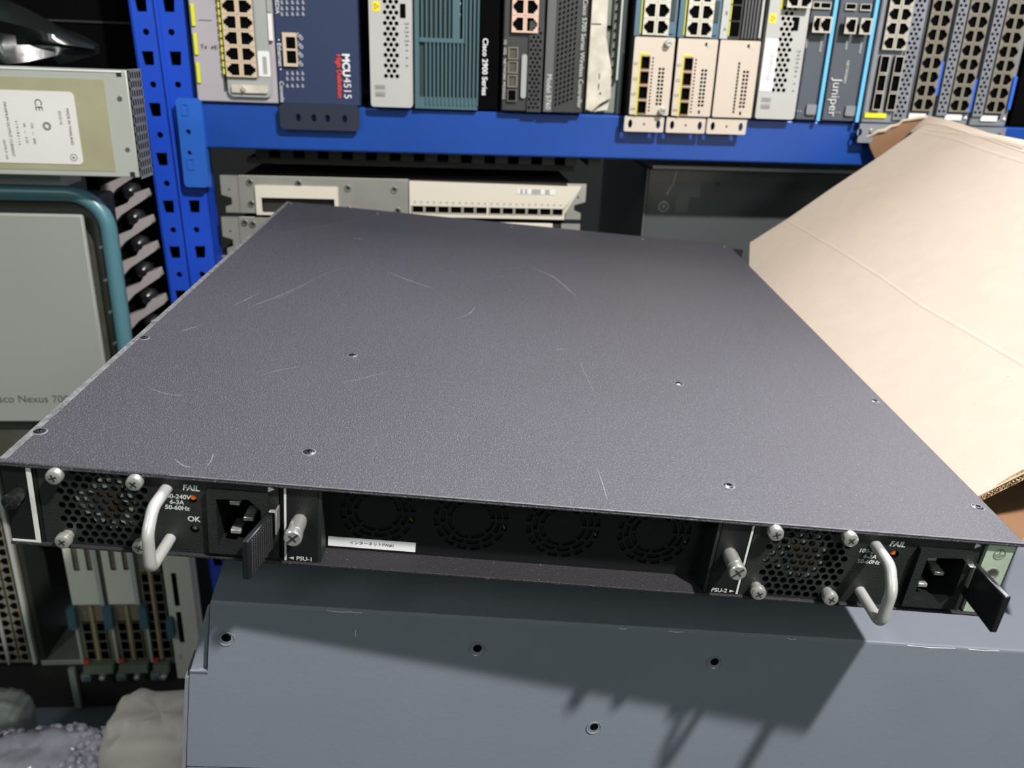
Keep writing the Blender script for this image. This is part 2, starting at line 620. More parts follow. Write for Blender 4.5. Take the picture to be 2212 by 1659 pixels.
q = U.p(603, 118)
dm.text('• Ethernet •', q[0] + .0005, q[1], .0062, .0004, 'text_white', rot=-90)
q = U.p(609, 198)
dm.text('Console', q[0], q[1], .006, .0004, 'text_white', rot=-90)
q = U.p(594, 10)
dm.text('MEDIA', q[0] + .002, q[1], .0055, .0004, 'text_white', rot=-90)
U.part('port_lettering', dm)
er = [(c[0], c[1]) for c in rrect(.0, U.W * .985, -.0245, .001, .005)]
U.part('rack_ear', MB().plate(er, [ngon(U.W * x_, -.0125, .0028, 14, 0, .9, 1.35) for x_ in (.23, .42, .59, .80)], -.001, .0012, 'navy_ear'), bevel=.0003)


def vent_unit(xl, xr, y, label, sticker):
    U = Unit('router_unit', xl, xr, y, label, 'network unit', body='white_paint', Y=.917, bev=.004)
    W = U.W
    f0 = U.p(*((828, 170) if not sticker else (1663, 200)))
    hv0 = f0[1]
    keep = (lambda a, b: True)
    hl = W * .31
    hs = hexgrid(hl, hl + W * .42, hv0, hv0 + .088, .0057, .0022)
    hs += hexgrid(hl, hl + W * .31, hv0 + .090, hv0 + .125, .0057, .0022)
    U.part('vented_faceplate', MB().plate(rrect(.0006, W - .0006, .0006, .30, .003), hs, .0002, .0030, 'white_paint', mside='deep_black').box(hl, hl + W * .42, hv0, hv0 + .13, .0, .0004, 'deep_black'), bevel=0)
    q = U.p(*((871, 24) if not sticker else (1718, 52)))
    U.part('usb_slot', MB().box(q[0] - .003, q[0] + .0025, q[1] - .0065, q[1] + .0065, .003, .0032, 'deep_black'))
    q = U.p(*((813, 14) if not sticker else (1667, 40)))
    U.part('warning_sticker', MB().box(q[0] - .0035, q[0] + .0035, q[1] - .0045, q[1] + .0045, .003, .0033, 'warn_yellow').text('△', q[0], q[1], .006, .0035, 'ink_black', rot=-90))
    tx = MB()
    for k, yy in enumerate((55, 73, 92, 109, 125, 142) if not sticker else (83, 100, 119, 135, 152, 168)):
        q = (W * .86, U.p(880, yy)[1])
        tx.text('↕ 8' if k < 3 else '4', q[0], q[1], .0042, .0032, 'ink_black', rot=-90)
    for k in range(5):
        tx.text('DC 12V', W * (.14 + .045 * k), .016, .0034, .0032, 'ink_black', rot=-90)
    U.part('lettering', tx)
    return U


U = vent_unit(801, 893, 236, 'off-white ventilated unit between the navy and the green ribbed one', False)
# 4 green ribbed router
U = Unit('ribbed_router', 897, 1076, 243, 'two-tone router, teal ribbed left and black right, with rotated lettering', 'network unit', body='deep_black', Y=.922)
W = U.W
g1 = U.p(1031, 243)[0]
vt, vb = U.p(960, 83)[1], U.p(960, 210)[1]
px0 = U.p(1003, 80)[0]
U.part('green_frame', MB().box(0, g1, 0, .30, -.0008, .0008, 'teal_dark').box(0, .0045, 0, .30, .0008, .0035, 'teal_rib').box(.0045, g1, 0, vb, .0008, .0028, 'teal_rib').box(.0045, px0, vt - .004, vt, .0008, .0045, 'teal_rib').box(px0 - .002, px0, vt, .3, .0008, .0045, 'teal_rib'))
n_ = 15
for k in range(n_):
    u = .0075 + k * (g1 - .008) / (n_ - 1)
    top = vt - .003 if u < px0 - .001 else .30
    if k > 0:
        U.part('grille_rib', MB().box(u - .0008, u + .0008, .004, top, .0008, .0040, 'teal_rib'))
for k in range(7):
    u = .0075 + k * .0046
    U.part('grille_rib', MB().box(u - .0007, u + .0007, vt, .30, .0008, .0042, 'teal_rib'))
U.part('cover_plate', MB().box(.038, .0455, vt, .3, .0008, .0045, 'teal_rib').box(.0463, px0 - .0022, vt, .3, .0008, .002, 'deep_black'))
q = U.p(1047, 145)
U.part('lettering', MB().text('Cisco 2900 Series', q[0], q[1], .0076, .0004, 'text_white', rot=-90, bold=.00015))
U.part('button_marks', MB().cyl(px0 - .0055, U.p(995, 8)[1], .0016, .002, .003, 'worn_cream', 12).cyl(px0 - .0055, U.p(995, 32)[1], .0014, .002, .003, 'worn_cream', 12))

# 5 dark switch with four optical slots
U = Unit('access_switch', 1082, 1170, 250, 'dark switch with four brown optical slots in a column and a long grey bar', 'network unit', body='charcoal', Y=.915)
W = U.W
q = U.p(1118, 66)
for c_, fl in ((0, True), (1, False)):
    ports(U, W * .30 + c_ * .0135 + .002, U.p(1118, 52)[1], 4, .0160, 'peach_plastic', fl, w_=.0032, pw=.0132)
for k, yy in enumerate((115, 145, 175, 206)):
    a, b = U.p(1097, yy + 13), U.p(1117, yy - 13)
    U.part('optical_slot', MB().plate(rect(W * .13, W * .37, a[1], b[1]), [rect(W * .16, W * .34, a[1] + .001, b[1] - .001)], 0, .002, 'olive_port' if k < 3 else 'charcoal_light').box(W * .16, W * .34, a[1], b[1], 0, .0003, 'olive_gap' if k < 3 else 'deep_black'))
a, b = U.p(1128, 212), U.p(1128, 117)
U.part('grey_bar', MB().plate(rrect(W * .46, W * .59, a[1], b[1], .0025), [], 0, .002, 'shell_grey'))
hv = U.p(1140, 215)[1]
U.part('vent_field', MB().plate(rect(W * .62, W * .97, hv - .012, hv + .075), hexgrid(W * .62, W * .97, hv - .010, hv + .073, .0046, .0015), 0, .0012, 'charcoal', mside='deep_black').box(W * .63, W * .96, hv - .011, hv + .074, -.0003, .0002, 'deep_black'))
U.part('lettering', MB().text('1G  10G   NETWORK MODULE', W * .055, U.p(1090, 150)[1], .0042, .0004, 'print_grey', rot=-90))

# 6 black grille unit
U = Unit('grille_controller', 1172, 1258, 253, 'black unit with a slanted slot grille and rotated lettering', 'network unit', body='charcoal', Y=.915)
W = U.W
gv = MB()
hs = []
for k in range(34):
    for j in range(5):
        vv = .006 + k * .0048 + (j % 2) * .0000
        uu = W * .27 + j * W * .098
        hs.append([(uu, vv + j * .0016), (uu + W * .055, vv + .0016 + j * .0016), (uu + W * .055, vv + .0044 + j * .0016), (uu, vv + .0028 + j * .0016)])
U.part('slotted_grille', gv.plate(rect(W * .22, W * .80, .001, .18), hs, .0004, .0022, 'charcoal', mside='deep_black').box(W * .24, W * .79, .002, .179, .0, .0006, 'deep_black').box(W * .22, W * .80, .18, .30, 0, .0022, 'charcoal'))
U.part('left_rail', MB().box(0, W * .21, .001, .30, .0, .003, 'charcoal_light'))
U.part('lettering', MB().text('Model 5760', W * .11, U.p(1180, 198)[1], .0072, .0032, 'print_grey', rot=-90).text('Cisco 5700 Series Wireless Controller', W * .90, U.p(1252, 118)[1], .0066, .0005, 'print_grey', rot=-90))

# 7 worn open chassis
U = Unit('worn_chassis', 1261, 1338, 248, 'worn cream and olive metal unit with scraped flaps', 'network unit', body='olive_metal', Y=.93)
W = U.W
U.part('cream_flap', MB().plate([(0.001, .004), (W * .20, .002), (W * .42, .010), (W * .70, .016), (W * .66, .045), (W * .46, .075), (W * .40, .30), (.001, .30)], [ngon(W * .40, .020, .0012, 8), rrect(W * .33, W * .36, .024, .030, .0005), rrect(W * .33, W * .36, .034, .040, .0005)], .002, .004, 'worn_cream'))
U.part('cream_flap', MB().plate([(W * .24, .002), (W * .62, .004), (W * .66, .012), (W * .44, .007)], [], .004, .006, 'worn_cream'))
U.part('inner_rail', MB().box(W * .62, W * .66, .03, .30, .001, .003, 'olive_gap').box(W * .80, W * .85, .034, .30, .001, .006, 'light_grey').box(W * .88, W, .0, .30, 0, .003, 'teal_dark'))
hm = MB()
for k in range(12):
    hm.cyl(W * .70, .028 + k * .009, .0013, .001, .0016, 'deep_black', 8)
hm.box(W * .04, W * .30, U.p(1280, 52)[1] - .0006, U.p(1280, 52)[1] + .0006, .004, .0042, 'ink_black')
hm.cyl(W * .52, .085, .0018, .001, .0022, 'deep_black', 8).cyl(W * .60, .085, .0018, .001, .0022, 'deep_black', 8)
hm.tube([(W * .42, .070, .003), (W * .50, .058, .003), (W * .53, .045, .0025), (W * .60, .037, .002)], .0006, 'olive_gap', 6)
U.part('punched_holes', hm)

# 8 three switches with cream modules
for k, (xl, xr, lab, sfp, scr) in enumerate(((1355, 1443, 'leftmost of three blue switches, shiny screws on its cream module', True, True), (1446, 1533, 'middle of three blue switches, module screws missing, four optical slots', True, False), (1534, 1622, 'rightmost of three blue switches, plain cream module without optical slots', False, False))):
    U = Unit('stackable_switch', xl, xr, 257, lab, 'network switch', 'blue switches with cream modules', body='charcoal', Y=.912, zb=ZB + .0006)
    W = U.W
    mt_ = U.p(1400, 80)[1]
    mb = MB()
    su = W * .60
    hole = []
    dots = []
    for i in range(16):
        dots.append(ngon(su - .0050, mt_ - .020 - i * .0034, .0011, 6))
    s_holes = []
    if sfp:
        for i in range(4):
            s_holes.append(rect(W * .20, W * .42, mt_ - .0165 - (i + 1) * .0145, mt_ - .0165 - i * .0145 - .0012))
    else:
        dots = [rect(su - .0045, su - .0024, mt_ - .020 - (i + 1) * .0034, mt_ - .020 - i * .0034 - .0007) for i in range(15)]
    vents = [ngon(su + .0030 + (i % 2) * .0036, mt_ - .030 - (i // 2) * .0038, .0015, 8) for i in range(20)]
    mb.plate(rrect(.0006, W - .0012, .0015, mt_, .0015), s_holes + dots + vents, .0004, .0035, 'cream', mside='deep_black')
    mb.box(.002, W - .003, .004, mt_ - .003, 0, .0008, 'deep_black')
    md = U.part('expansion_module', mb)
    if sfp:
        lm = MB()
        lm.box(W * .165, W * .195, mt_ - .076, mt_ - .0165, .0035, .0039, 'label_yellow').box(W * .165, W * .40, mt_ - .0165, mt_ - .0150, .0035, .0039, 'label_yellow')
        for i in range(4):
            lm.text('G%d' % (4 - i), W * .09, mt_ - .070 + i * .0147, .0040, .0037, 'ink_black')
        obj('slot_labels', lm, md)
        for i in range(4):
            obj('optical_cage', MB().plate(rect(W * .20, W * .42, mt_ - .0165 - (i + 1) * .0145, mt_ - .0165 - i * .0145 - .0012), [rect(W * .215, W * .405, mt_ - .0155 - (i + 1) * .0145, mt_ - .0165 - i * .0145 - .0022)], -.004, .0040, 'copper', mside='deep_black'), md)
    for vv in (.006, mt_ - .005):
        if scr:
            obj('thumb_screw', MB().lathe(W * .80, vv, [(.0036, .0035), (.0036, .0085), (.003, .0095)], 'steel', 18).box(W * .80 - .002, W * .80 + .002, vv - .0004, vv + .0004, .0095, .0098, 'ink_black'), md)
        else:
            obj('screw_notch', MB().lathe(W * .78, vv, [(.0028, .0034), (.0030, .0038)], 'worn_cream', 16).cyl(W * .70, vv, .0018, .0035, .0037, 'deep_black', 10), md)
    U.part('port_frame', MB().box(.0, W - .0006, mt_ + .001, .30, -.001, .0, 'switch_blue' if sfp else 'charcoal'))
    if sfp:
        for c_, fl in ((0, True), (1, False)):
            ports(U, W * .33 + c_ * .0135, mt_ + .0095, 3, .0155, 'nickel', fl, w_=.0035, pw=.0131)
        U.part('port_label_strip', MB().box(W * .13, W * .16, mt_ + .003, .29, 0, .0005, 'label_yellow'))
        U.part('side_slot', MB().box(W * .80, W * .93, mt_ + .016, mt_ + .036, 0, .0010, 'teal_dark').box(W * .80, W * .93, mt_ + .004, mt_ + .010, 0, .0014, 'switch_blue'))
    else:
        for i in range(3):
            U.part('optical_slot', MB().box(W * .22, W * .44, mt_ + .004 + i * .015, mt_ + .0175 + i * .015, -.0005, .0006, 'deep_black').box(W * .19, W * .215, mt_ + .004 + i * .015, mt_ + .0175 + i * .015, 0, .0008, 'label_yellow').text('AB'[i % 2], W * .10, mt_ + .010 + i * .015, .005, .0007, 'ink_black'))
        U.part('port_margin', MB().box(.0, W * .18, mt_ + .001, .30, .0, .0005, 'light_grey').box(W * .90, W * .95, mt_ + .003, .30, 0, .003, 'light_grey'))
        gm = MB()
        for i in range(5):
            gm.box(W * (.50 + .075 * i), W * (.535 + .075 * i), mt_ + .002, .30, 0, .003, 'charcoal_light')
        U.part('fin_grille', gm)
    ex = -.003
    ew = W * .97
    em = MB().plate(rrect(ex, ex + ew, -.0158, -.0002, .0015), [ngon(ex + ew * .15, -.0080, .0023, 14, 0, 1, 1.9), ngon(ex + ew * .86, -.0080, .0023, 14, 0, 1, 1.9), ngon(ex + ew * .5, -.0080, .0012, 10)], -.0015, .0010, 'cream')
    U.part('rack_ear', em, bevel=.0003)

# 9 second ventilated unit, with the sticker
U = vent_unit(1626, 1713, 262, 'off-white ventilated unit with a white sticker lettered in red', True)
u0, u1, v0, v1 = U.quad(1640, 84, 1672, 196)
U.part('name_sticker', MB().box(.0015, .0150, v0, v1, .003, .0034, 'sticker_white').text('Primary', .0095, (v0 + v1) / 2 - .002, .0082, .0036, 'pink_ink', rot=90), label='white sticker with faint red lettering')
for c_, fl in ((0, True), (1, False)):
    ports(U, U.W * .50 + c_ * .0130, U.p(1700, 5)[1] + .002, 2, .0150, 'nickel', fl, w_=.0110, pw=.0126)
U.part('port_label_strip', MB().box(U.W * .28, U.W * .34, U.p(1680, 20)[1], .29, .003, .0036, 'label_yellow'))

# 10 two slate firewalls
for k, (xl, xr, lab) in enumerate(((1717, 1769, 'dark slate unit with a light blue edge stripe, half covered by the off-white one'), (1775, 1853, 'dark slate unit with a light blue edge stripe and large rotated lettering'))):
    U = Unit('slate_firewall', xl, xr, 262, lab, 'network unit', 'slate units with a blue stripe', body='slate_dark', Y=.919 - .001 * k)
    W = U.W
    U.part('edge_stripe', MB().box(W - .0045, W - .0008, 0, .30, 0, .0035, 'sky_stripe'))
    q = U.p(1800, 55)[1]
    us = (W - .013,) if k == 0 else (W - .029, W - .0130)
    if k == 0:
        us = (.0045, W - .0125)
    for u_ in us:
        me = port_mesh('nickel', True, .0125 if u_ > .0065 else .0080, .0155)
        o = bpy.data.objects.new('ethernet_port', me)
        col.objects.link(o)
        o.parent = U.t
        o.location = (u_, q, .0085)
        hw = .0058 if u_ > .0065 else .004
        U.part('usb_slot', MB().plate(rect(u_ - hw, u_ + hw, q + .015, q + .0215), [rect(u_ - hw + .0008, u_ + hw - .0008, q + .0162, q + .0208)], 0, .0012, 'nickel').box(u_ - hw + .0008, u_ + hw - .0008, q + .0162, q + .0208, 0, .0003, 'deep_black'))
    U.part('power_button', MB().plate(rrect(W - .0165, W - .0058, .006, .0165, .0015), [], 0, .002, 'galvanized'), bevel=.0003)
    tx = MB()
    for i in range(3):
        tx.text('o', W - .022 - i * .0032, .0095, .003, .0004, 'print_grey')
    tx.text('CONSOLE', W - .011, q - .018, .0034, .0004, 'print_grey', rot=-90).text('MGMT', W - .027, q - .018, .0034, .0004, 'print_grey', rot=-90)
    if k == 1:
        tx.text('Juniper', .010, .024, .0135, .0004, 'print_grey', rot=-90).text('NETWORKS', .018, .050, .0042, .0004, 'print_grey', rot=-90)
    U.part('lettering', tx)

# 11 grey switches at the right end
ys = .913


def tall_ports(U, us, v0, n, fr='tan_plastic', w_=.004, pitch=.0138, pw=.0125):
    for j, u_ in enumerate(us):
        ports(U, u_, v0, n, pitch, fr, j == 0, w_=w_, pw=pw)


U = Unit('core_switch', 1862, 1956, 258, 'grey switch with six square uplink slots above a yellow label', 'network switch', body='galvanized', Y=ys, zb=ZB + .0006)
W = U.W
qv = .0135
for i in range(3):
    for j in range(2):
        uu = .012 + j * .0155
        U.part('uplink_slot', MB().plate(rect(uu - .0048, uu + .0048, qv + i * .0185, qv + .0175 + i * .0185), [rect(uu - .0040, uu + .0040, qv + .001 + i * .0185, qv + .0165 + i * .0185)], 0, .004, 'nickel', mside='deep_black').box(uu - .004, uu + .004, qv + i * .0185, qv + .017 + i * .0185, 0, .0004, 'deep_black'))
tall_ports(U, (.0125, .0255), qv + .0185 * 3 + .011, 5, 'nickel', w_=.004)
U.part('yellow_label', MB().box(.002, .026, .0055, .0105, 0, .0006, 'label_yellow'))
U.part('vent_strip', MB().plate(rect(.033, W - .0005, .004, .18), hexgrid(.0335, W - .0008, .006, .178, .0052, .0018), 0, .0012, 'galvanized', mside='deep_black').box(.034, W - .001, .005, .179, -.0003, .0003, 'deep_black'))
U.part('lettering', MB().text('1 2 3 4 5 6', .0198, qv + .028, .0036, .0006, 'ink_black', rot=90))
U.part('rack_ear', MB().plate(rrect(-.0015, W + .001, -.0205, -.0006, .0012), [ngon(-.0005, -.010, .0028, 14, 0, 1, 1.4)], -.0015, .0008, 'galvanized').cyl(.0125, -.008, .0025, .0008, .0028, 'steel', 12), bevel=.0003)

for k, (xl, xr, lab) in enumerate(((1959, 2014, 'grey switch with two port columns and a blue tag, leftmost of three'), (2018, 2092, 'grey switch with two port columns, middle of the three with blue tags'), (2096, 2176, 'grey switch with two port columns and a blue tag, nearest the right edge'))):
    U = Unit('core_switch', xl, xr, 258, lab, 'network switch', 'grey port switches with blue tags', body='galvanized', Y=ys, zb=ZB + .0006)
    W = U.W
    vw = .0 if k == 0 else .010
    if k:
        U.part('vent_strip', MB().plate(rect(.0005, vw + .002, .010, .18), hexgrid(.0006, vw + .002, .012, .178, .0050, .0017), 0, .0012, 'galvanized', mside='deep_black').box(.001, vw + .001, .011, .179, -.0003, .0003, 'deep_black'))
    tall_ports(U, (vw + .0075, vw + .0190), .0210, 9, 'olive_port', w_=.0036, pitch=.0137, pw=.0112)
    a = .030 if k == 0 else (.014 if k == 1 else .018)
    a += .022
    U.part('release_tag', MB().box(W - .0052, W - .0015, a - .022, a + .012, .001, .0035, 'tag_blue'), label='blue plastic tag', bevel=.0004)
    U.part('maker_label', MB().plate(rrect(vw + .001, vw + .020, .0055, .0115, .001), [], 0, .0006, 'white_plastic'))
    if k:
        U.part('triangle_mark', MB().text('▲', W - .004, .009, .005, .0005, 'text_white').cyl(W - .010, .009, .0012, 0, .0003, 'deep_black', 10))
        U.part('rack_ear', MB().plate(rrect(.002, W + .001, -.0205, -.0006, .0012), [ngon(W - .006, -.010, .0026, 14, 0, 1, 1.4)], -.0015, .0008, 'galvanized').cyl(W * .45, -.009, .0025, .0008, .0028, 'steel', 12), bevel=.0003)
Unit('dark_unit', 2184, 2300, 258, 'plain black unit at the right end of the shelf', 'network unit', body='deep_black', Y=.93)

# ------------------------------------------------------------------ under the beam
LY = .945


def card_row(pxl, pxr, yt, yb, label, low=False):
    a, b = onY(pxl, yt, LY), onY(pxr, yt, LY)
    zb = onY(pxl, yb, LY).z
    W, Hh = b.x - a.x, a.z - zb
    t = thing('line_card_unit', frame((a.x, LY, zb)), label, 'network unit', 'metal rack units under the beam')
    s_ = W / 793.0
    ms = MB()
    U_ = lambda px: (px - 475) * s_
    V_ = lambda py: Hh - (py - (378 if not low else 467)) * s_ * 1.06
    obj('housing', MB().box(U_(516), U_(1236), .001, Hh - .001, -.25, -.002, 'matte_black'), t)
    # left mounting ear with notch
    for (x0, x1, sg) in ((475, 512, 1), (1225, 1268, -1)):
        nu = U_(476) if sg > 0 else U_(1267)
        pts = [(U_(x0), Hh), (U_(x0), Hh * .48), (nu + sg * .010, Hh * .40), (nu + sg * .010, Hh * .22), (nu + sg * .003, Hh * .16), (nu + sg * .003, 0), (U_(x1 if sg > 0 else x0), 0), (U_(x1 if sg > 0 else x0), Hh)]
        if sg < 0:
            pts = [(U_(x1), Hh), (U_(x0), Hh), (U_(x0), 0), (nu - .004, 0), (nu - .004, Hh * .18), (nu - .012, Hh * .26), (nu - .012, Hh * .40), (U_(x1), Hh * .50)]
        obj('rack_ear', MB().plate(pts, [ngon(nu + sg * .008, Hh * .62, .0012, 10)], -.002, .001, 'brushed'), t)
    sp = []
    slot = []
    if not low:
        slot = [rect(U_(553), U_(718), V_(452), V_(418))]
    obj('metal_faceplate', MB().plate(rect(U_(513), U_(876), 0, Hh), slot, -.003, .002, 'brushed', mside='ivory'), t, bevel=.0004)
    if not low:
        obj('slot_frame', MB().plate(rect(U_(548), U_(724), V_(455), V_(396)), [rect(U_(560), U_(716), V_(450), V_(420))], .002, .0045, 'ivory'), t, bevel=.001)
    for (xx, yy) in (((537, 391), (640, 391), (745, 398), (845, 399), (537, 434), (745, 441), (852, 442)) if not low else ((525, 478), (542, 481), (640, 500))):
        obj('rivet', MB().lathe(U_(xx), V_(yy), [(.0036, .002), (.0034, .0032), (.0016, .0030), (.001, .002)], 'steel_rough', 16), t)
    if not low:
        obj('port_panel', MB().plate([(U_(878), 0), (U_(1222), 0), (U_(1222), V_(440)), (U_(1256), V_(384)), (U_(878), V_(380))], [rect(U_(881), U_(1048), V_(447), V_(430)), rect(U_(1052), U_(1217), V_(447), V_(430))], -.001, .004, 'ivory'), t, bevel=.0005)
        obj('label', MB().box(U_(1114), U_(1198), V_(401), V_(391), .004, .0045, 'white_plastic').text('▌▌▐█▌▐▌', U_(1156), V_(396), .005, .0047, 'shell_grey'), t)
        nm = MB()
        for i in range(24):
            nm.box(U_(888 + i * 14), U_(892 + i * 14), V_(422) - .001, V_(422) + .001, .004, .0043, 'shell_grey')
        obj('number_marks', nm, t)
        for i in range(12):
            x0 = 883 + i * 27.9
            x0 += 3 if i > 5 else 0
            obj('ethernet_port', MB().plate(rect(U_(x0), U_(x0 + 27), V_(448), V_(429)), [rect(U_(x0 + 2), U_(x0 + 25), V_(443), V_(431))], .0, .0035, 'nickel', mside='deep_black').box(U_(x0 + 1), U_(x0 + 26), V_(447), V_(430), -.001, .0004, 'deep_black'), t)
    else:
        obj('port_panel', MB().box(U_(878), U_(1205), 0, Hh, -.001, .003, 'ivory').cyl(U_(1060), Hh * .8, .003, .003, .004, 'steel_rough', 12), t, bevel=.0005)
    return t


card_row(475, 1268, 378, 458, 'brushed metal rack unit with ivory port panel directly under the beam')
card_row(478, 1254, 468, 548, 'second brushed metal rack unit, mostly hidden behind the black appliance', True)
rb = MB()
a, b = onY(500, 345, .97), onY(1235, 378, .97)
obj_t = thing('heat_sink_tray', frame((a.x, .955, b.z)), 'black ribbed tray lying on the upper metal rack unit', 'tray')
obj('tray_base', MB().box(.02, b.x - a.x, .006, .012, -.2, 0, 'matte_black'), obj_t)
for k in range(15):
    x_ = .03 + k * .026
    obj('rib', MB().box(x_, x_ + .014, .0121, .022, -.2, .0, 'satin_black'), obj_t)
# small ear with slots beside the post
a, b = onY(421, 548, .96), onY(463, 625, .96)
ue = MB().plate(rrect(0, b.x - a.x, 0, a.z - b.z, .003), [ngon((b.x - a.x) * .40, (a.z - b.z) * .80, .0042, 14, 0, 1, .6), ngon((b.x - a.x) * .42, (a.z - b.z) * .35, .0042, 14, 0, 1, .6)], -.002, 0, 'galvanized')
ue.box((b.x - a.x) - .003, (b.x - a.x) + .035, 0, a.z - b.z - .002, -.03, -.003, 'brushed')
t = thing('small_metal_unit', frame((a.x, .96, b.z)), 'small grey metal unit whose slotted ear shows beside the blue post', 'network unit')
obj('slotted_ear', ue, t, bevel=.0004)
obj('housing', MB().box(.014, .20, -.02, a.z - b.z - .010, -.2, -.050, 'matte_black'), t)

# glossy grey box under the beam, right
GY = 1.0
a = onY(1402, 364, GY)
bz = onY(1402, 640, GY).z
t = thing('grey_metal_cabinet', frame((a.x, GY, bz)), 'glossy dark grey metal box with a round badge under the beam', 'equipment box')
Hh = a.z - bz
obj('housing', MB().box(0, .40, 0, Hh, -.30, 0, 'gloss_panel'), t, bevel=.0015)
obj('top_lip', MB().box(.004, .40, Hh + .0003, Hh + .004, -.3, .002, 'white_plastic'), t)
obj('side_lip', MB().box(-.0025, -.0003, 0, Hh, -.02, .002, 'charcoal_light'), t)


def gp(px, py):
    q = onY(px, py, GY)
    return q.x - a.x, q.z - bz


q = gp(1433, 446)
obj('round_badge', MB().lathe(q[0], q[1], [(.0062, 0), (.0062, .001), (.0050, .0012)], 'shell_grey', 28).cyl(q[0], q[1], .0050, .0011, .0013, 'gloss_panel', 28).text('A', q[0], q[1], .007, .0015, 'light_grey'), t)
q0, q1 = gp(1460, 425), gp(1514, 394)
obj('clear_tape', MB().box(q0[0], q1[0], q0[1], q1[1], 0, .0004, 'charcoal_light').box(q0[0] + .0, q0[0] + .016, q0[1] - .018, q0[1], 0, .0004, 'charcoal_light'), t)
q0, q1, q2 = gp(1440, 420), gp(1453, 398), gp(1462, 370)
obj('scratch', MB().tube([(q0[0], q0[1], .0002), (q1[0], q1[1], .0002), (q2[0], q2[1], .0002)], .0006, 'slate_chip', 6), t)
q0 = gp(1551, 397)
obj('screw', MB().cyl(q0[0], q0[1], .0022, 0, .0012, 'ink_black', 12), t)

# ------------------------------------------------------------------ left bay
# power supply with label
PY = .80
a, b = onY(305, 384, PY), onY(262, 152, PY)
Wp = .42
Hh = b.z - a.z
t = thing('power_supply', frame((a.x - Wp, PY, a.z)), 'silver metal power supply with a paper label, lying on top of the left stack', 'power supply')
obj('housing', MB().box(0, Wp - .0015, 0, Hh, -.032, 0, 'psu_metal'), t, bevel=.001)


def pp(px, py):
    q = onY(px, py, PY)
    return q.x - a.x + Wp, q.z - a.z


obj('top_seam', MB().box(0, Wp - .006, Hh - .0018, Hh - .0008, 0, .0007, 'white_plastic').box(Wp - .010, Wp - .006, Hh - .005, Hh - .001, 0, .0006, 'ink_black').box(Wp - .009, Wp - .005, .001, .005, 0, .0006, 'ink_black'), t)
c0, c1 = pp(0, 370), pp(228, 166)
obj('clear_tape', MB().box(.02, c1[0] - .002, .005, Hh - .008, 0, .0004, 'tape'), t, label='yellowed clear tape')
l0 = pp(165, 260)
lw = l0[0]
lb = MB().plate(rrect(.03, lw + .001, .0105, Hh - .019, .004), [], .0004, .0009, 'label_paper')
tx = MB()
tx.text('MADE IN THAILAND', lw - .006, Hh * .47, 0.0034, .0011, 'ink_black', rot=-90)
tx.text('ⓐ', lw - .007, .0165, 0.0075, .0011, 'ink_black', rot=-90)
tx.text('E315116', lw - .013, Hh * .55, 0.0033, .0011, 'ink_black', rot=-90)
tx.text('CE', lw - .030, Hh * .665, 0.0085, .0011, 'ink_black', rot=-90)
tx.text('◎', lw - .026, Hh * .47, 0.0088, .0011, 'ink_black', rot=-90)
for k, s_ in enumerate(('12A   ---   60A', '3A   ---   3.3V', '5 1 9 1 8 3 1 1 6')):
    tx.text(s_, lw - .038 - k * .0065, Hh * .40, 0.0031, .0011, 'ink_black', rot=-90)
tx.text('MAXIMUM OUTPUT CURRENT', lw - .058, Hh * .43, 0.0034, .0011, 'ink_black', rot=-90)
for k in range(5):
    tx.text('100-240V', lw - .068 - k * .0075, Hh * .64, 0.0029, .0011, 'ink_black', rot=-90)
    tx.text('OUTPUT 12V', lw - .064 - k * .0075, Hh * .24, 0.0029, .0011, 'ink_black', rot=-90)
obj('paper_label', lb, t)
obj('label_lettering', tx, t)
eg = MB()
eg.box(Wp - .0015, Wp, 0, Hh, -.032, -.001, 'deep_black')
ne = 12
for k in range(ne + 1):
    v_ = k * Hh / ne
    eg.box(Wp, Wp + .0003, v_ - .0012, v_ + .0012, -.032, 0, 'galvanized')
for k in range(6):
    w_ = -k * .0061
    eg.box(Wp, Wp + .0003, 0, Hh, w_ - .0014, w_ + .0, 'galvanized')
obj('end_grille', eg, t)
obj('corner_rivet', MB().cyl(pp(259, 213)[0], pp(259, 213)[1], .0022, 0, .0006, 'steel_rough', 12).cyl(pp(276, 323)[0], pp(276, 323)[1], .002, 0, .0006, 'steel_rough', 12), t)

# teal framed bezel / chassis
NY = .83
a = onY(278, 735, NY)
top = onY(160, 402, NY)
x1 = (onY(240, 500, NY).x + a.x) / 2 + .004
zt = top.z
zb_ = onY(30, 1010, NY).z
Wn = .44
vy = (.018, 0, 1)
t = thing('modular_chassis', frame((x1 - Wn, NY, zb_), (1, 0, 0), vy), 'large grey chassis with a teal tubular frame, left of the blue post', 'network chassis')
Hh = zt - zb_
obj('housing', MB().box(.0, Wn - .020, 0, Hh - .012, -.06, -.012, 'olive_gap'), t, bevel=.003)
R_ = .034
path = [(Wn - .007, .0, 0)] + [(Wn - .007, Hh * .5, 0)] + [(Wn - .007 - R_ + R_ * math.cos(math.radians(x_)), Hh - .007 - R_ + R_ * math.sin(math.radians(x_)), 0) for x_ in range(0, 91, 9)] + [(Wn * .5, Hh - .007, 0), (.007, Hh - .007, 0)]
obj('tubular_frame', MB().tube(path, .0075, 'teal_frame', 16), t)
pv0 = onY(40, 912, NY).z - zb_
obj('front_panel', MB().box(.0, Wn - .030, pv0, Hh - .027, -.006, .0, 'nexus_panel'), t, bevel=.002)
q = onY(55, 862, NY)
obj('lettering', MB().text('Cisco Nexus 7000', q.x - (x1 - Wn) + .006, q.z - zb_, .0115, .0005, 'charcoal_light'), t)
for k in range(9):
    obj('rivet', MB().cyl(Wn - .021, Hh - .06 - k * .033, .0016, -.0118, -.009, 'steel', 10), t)
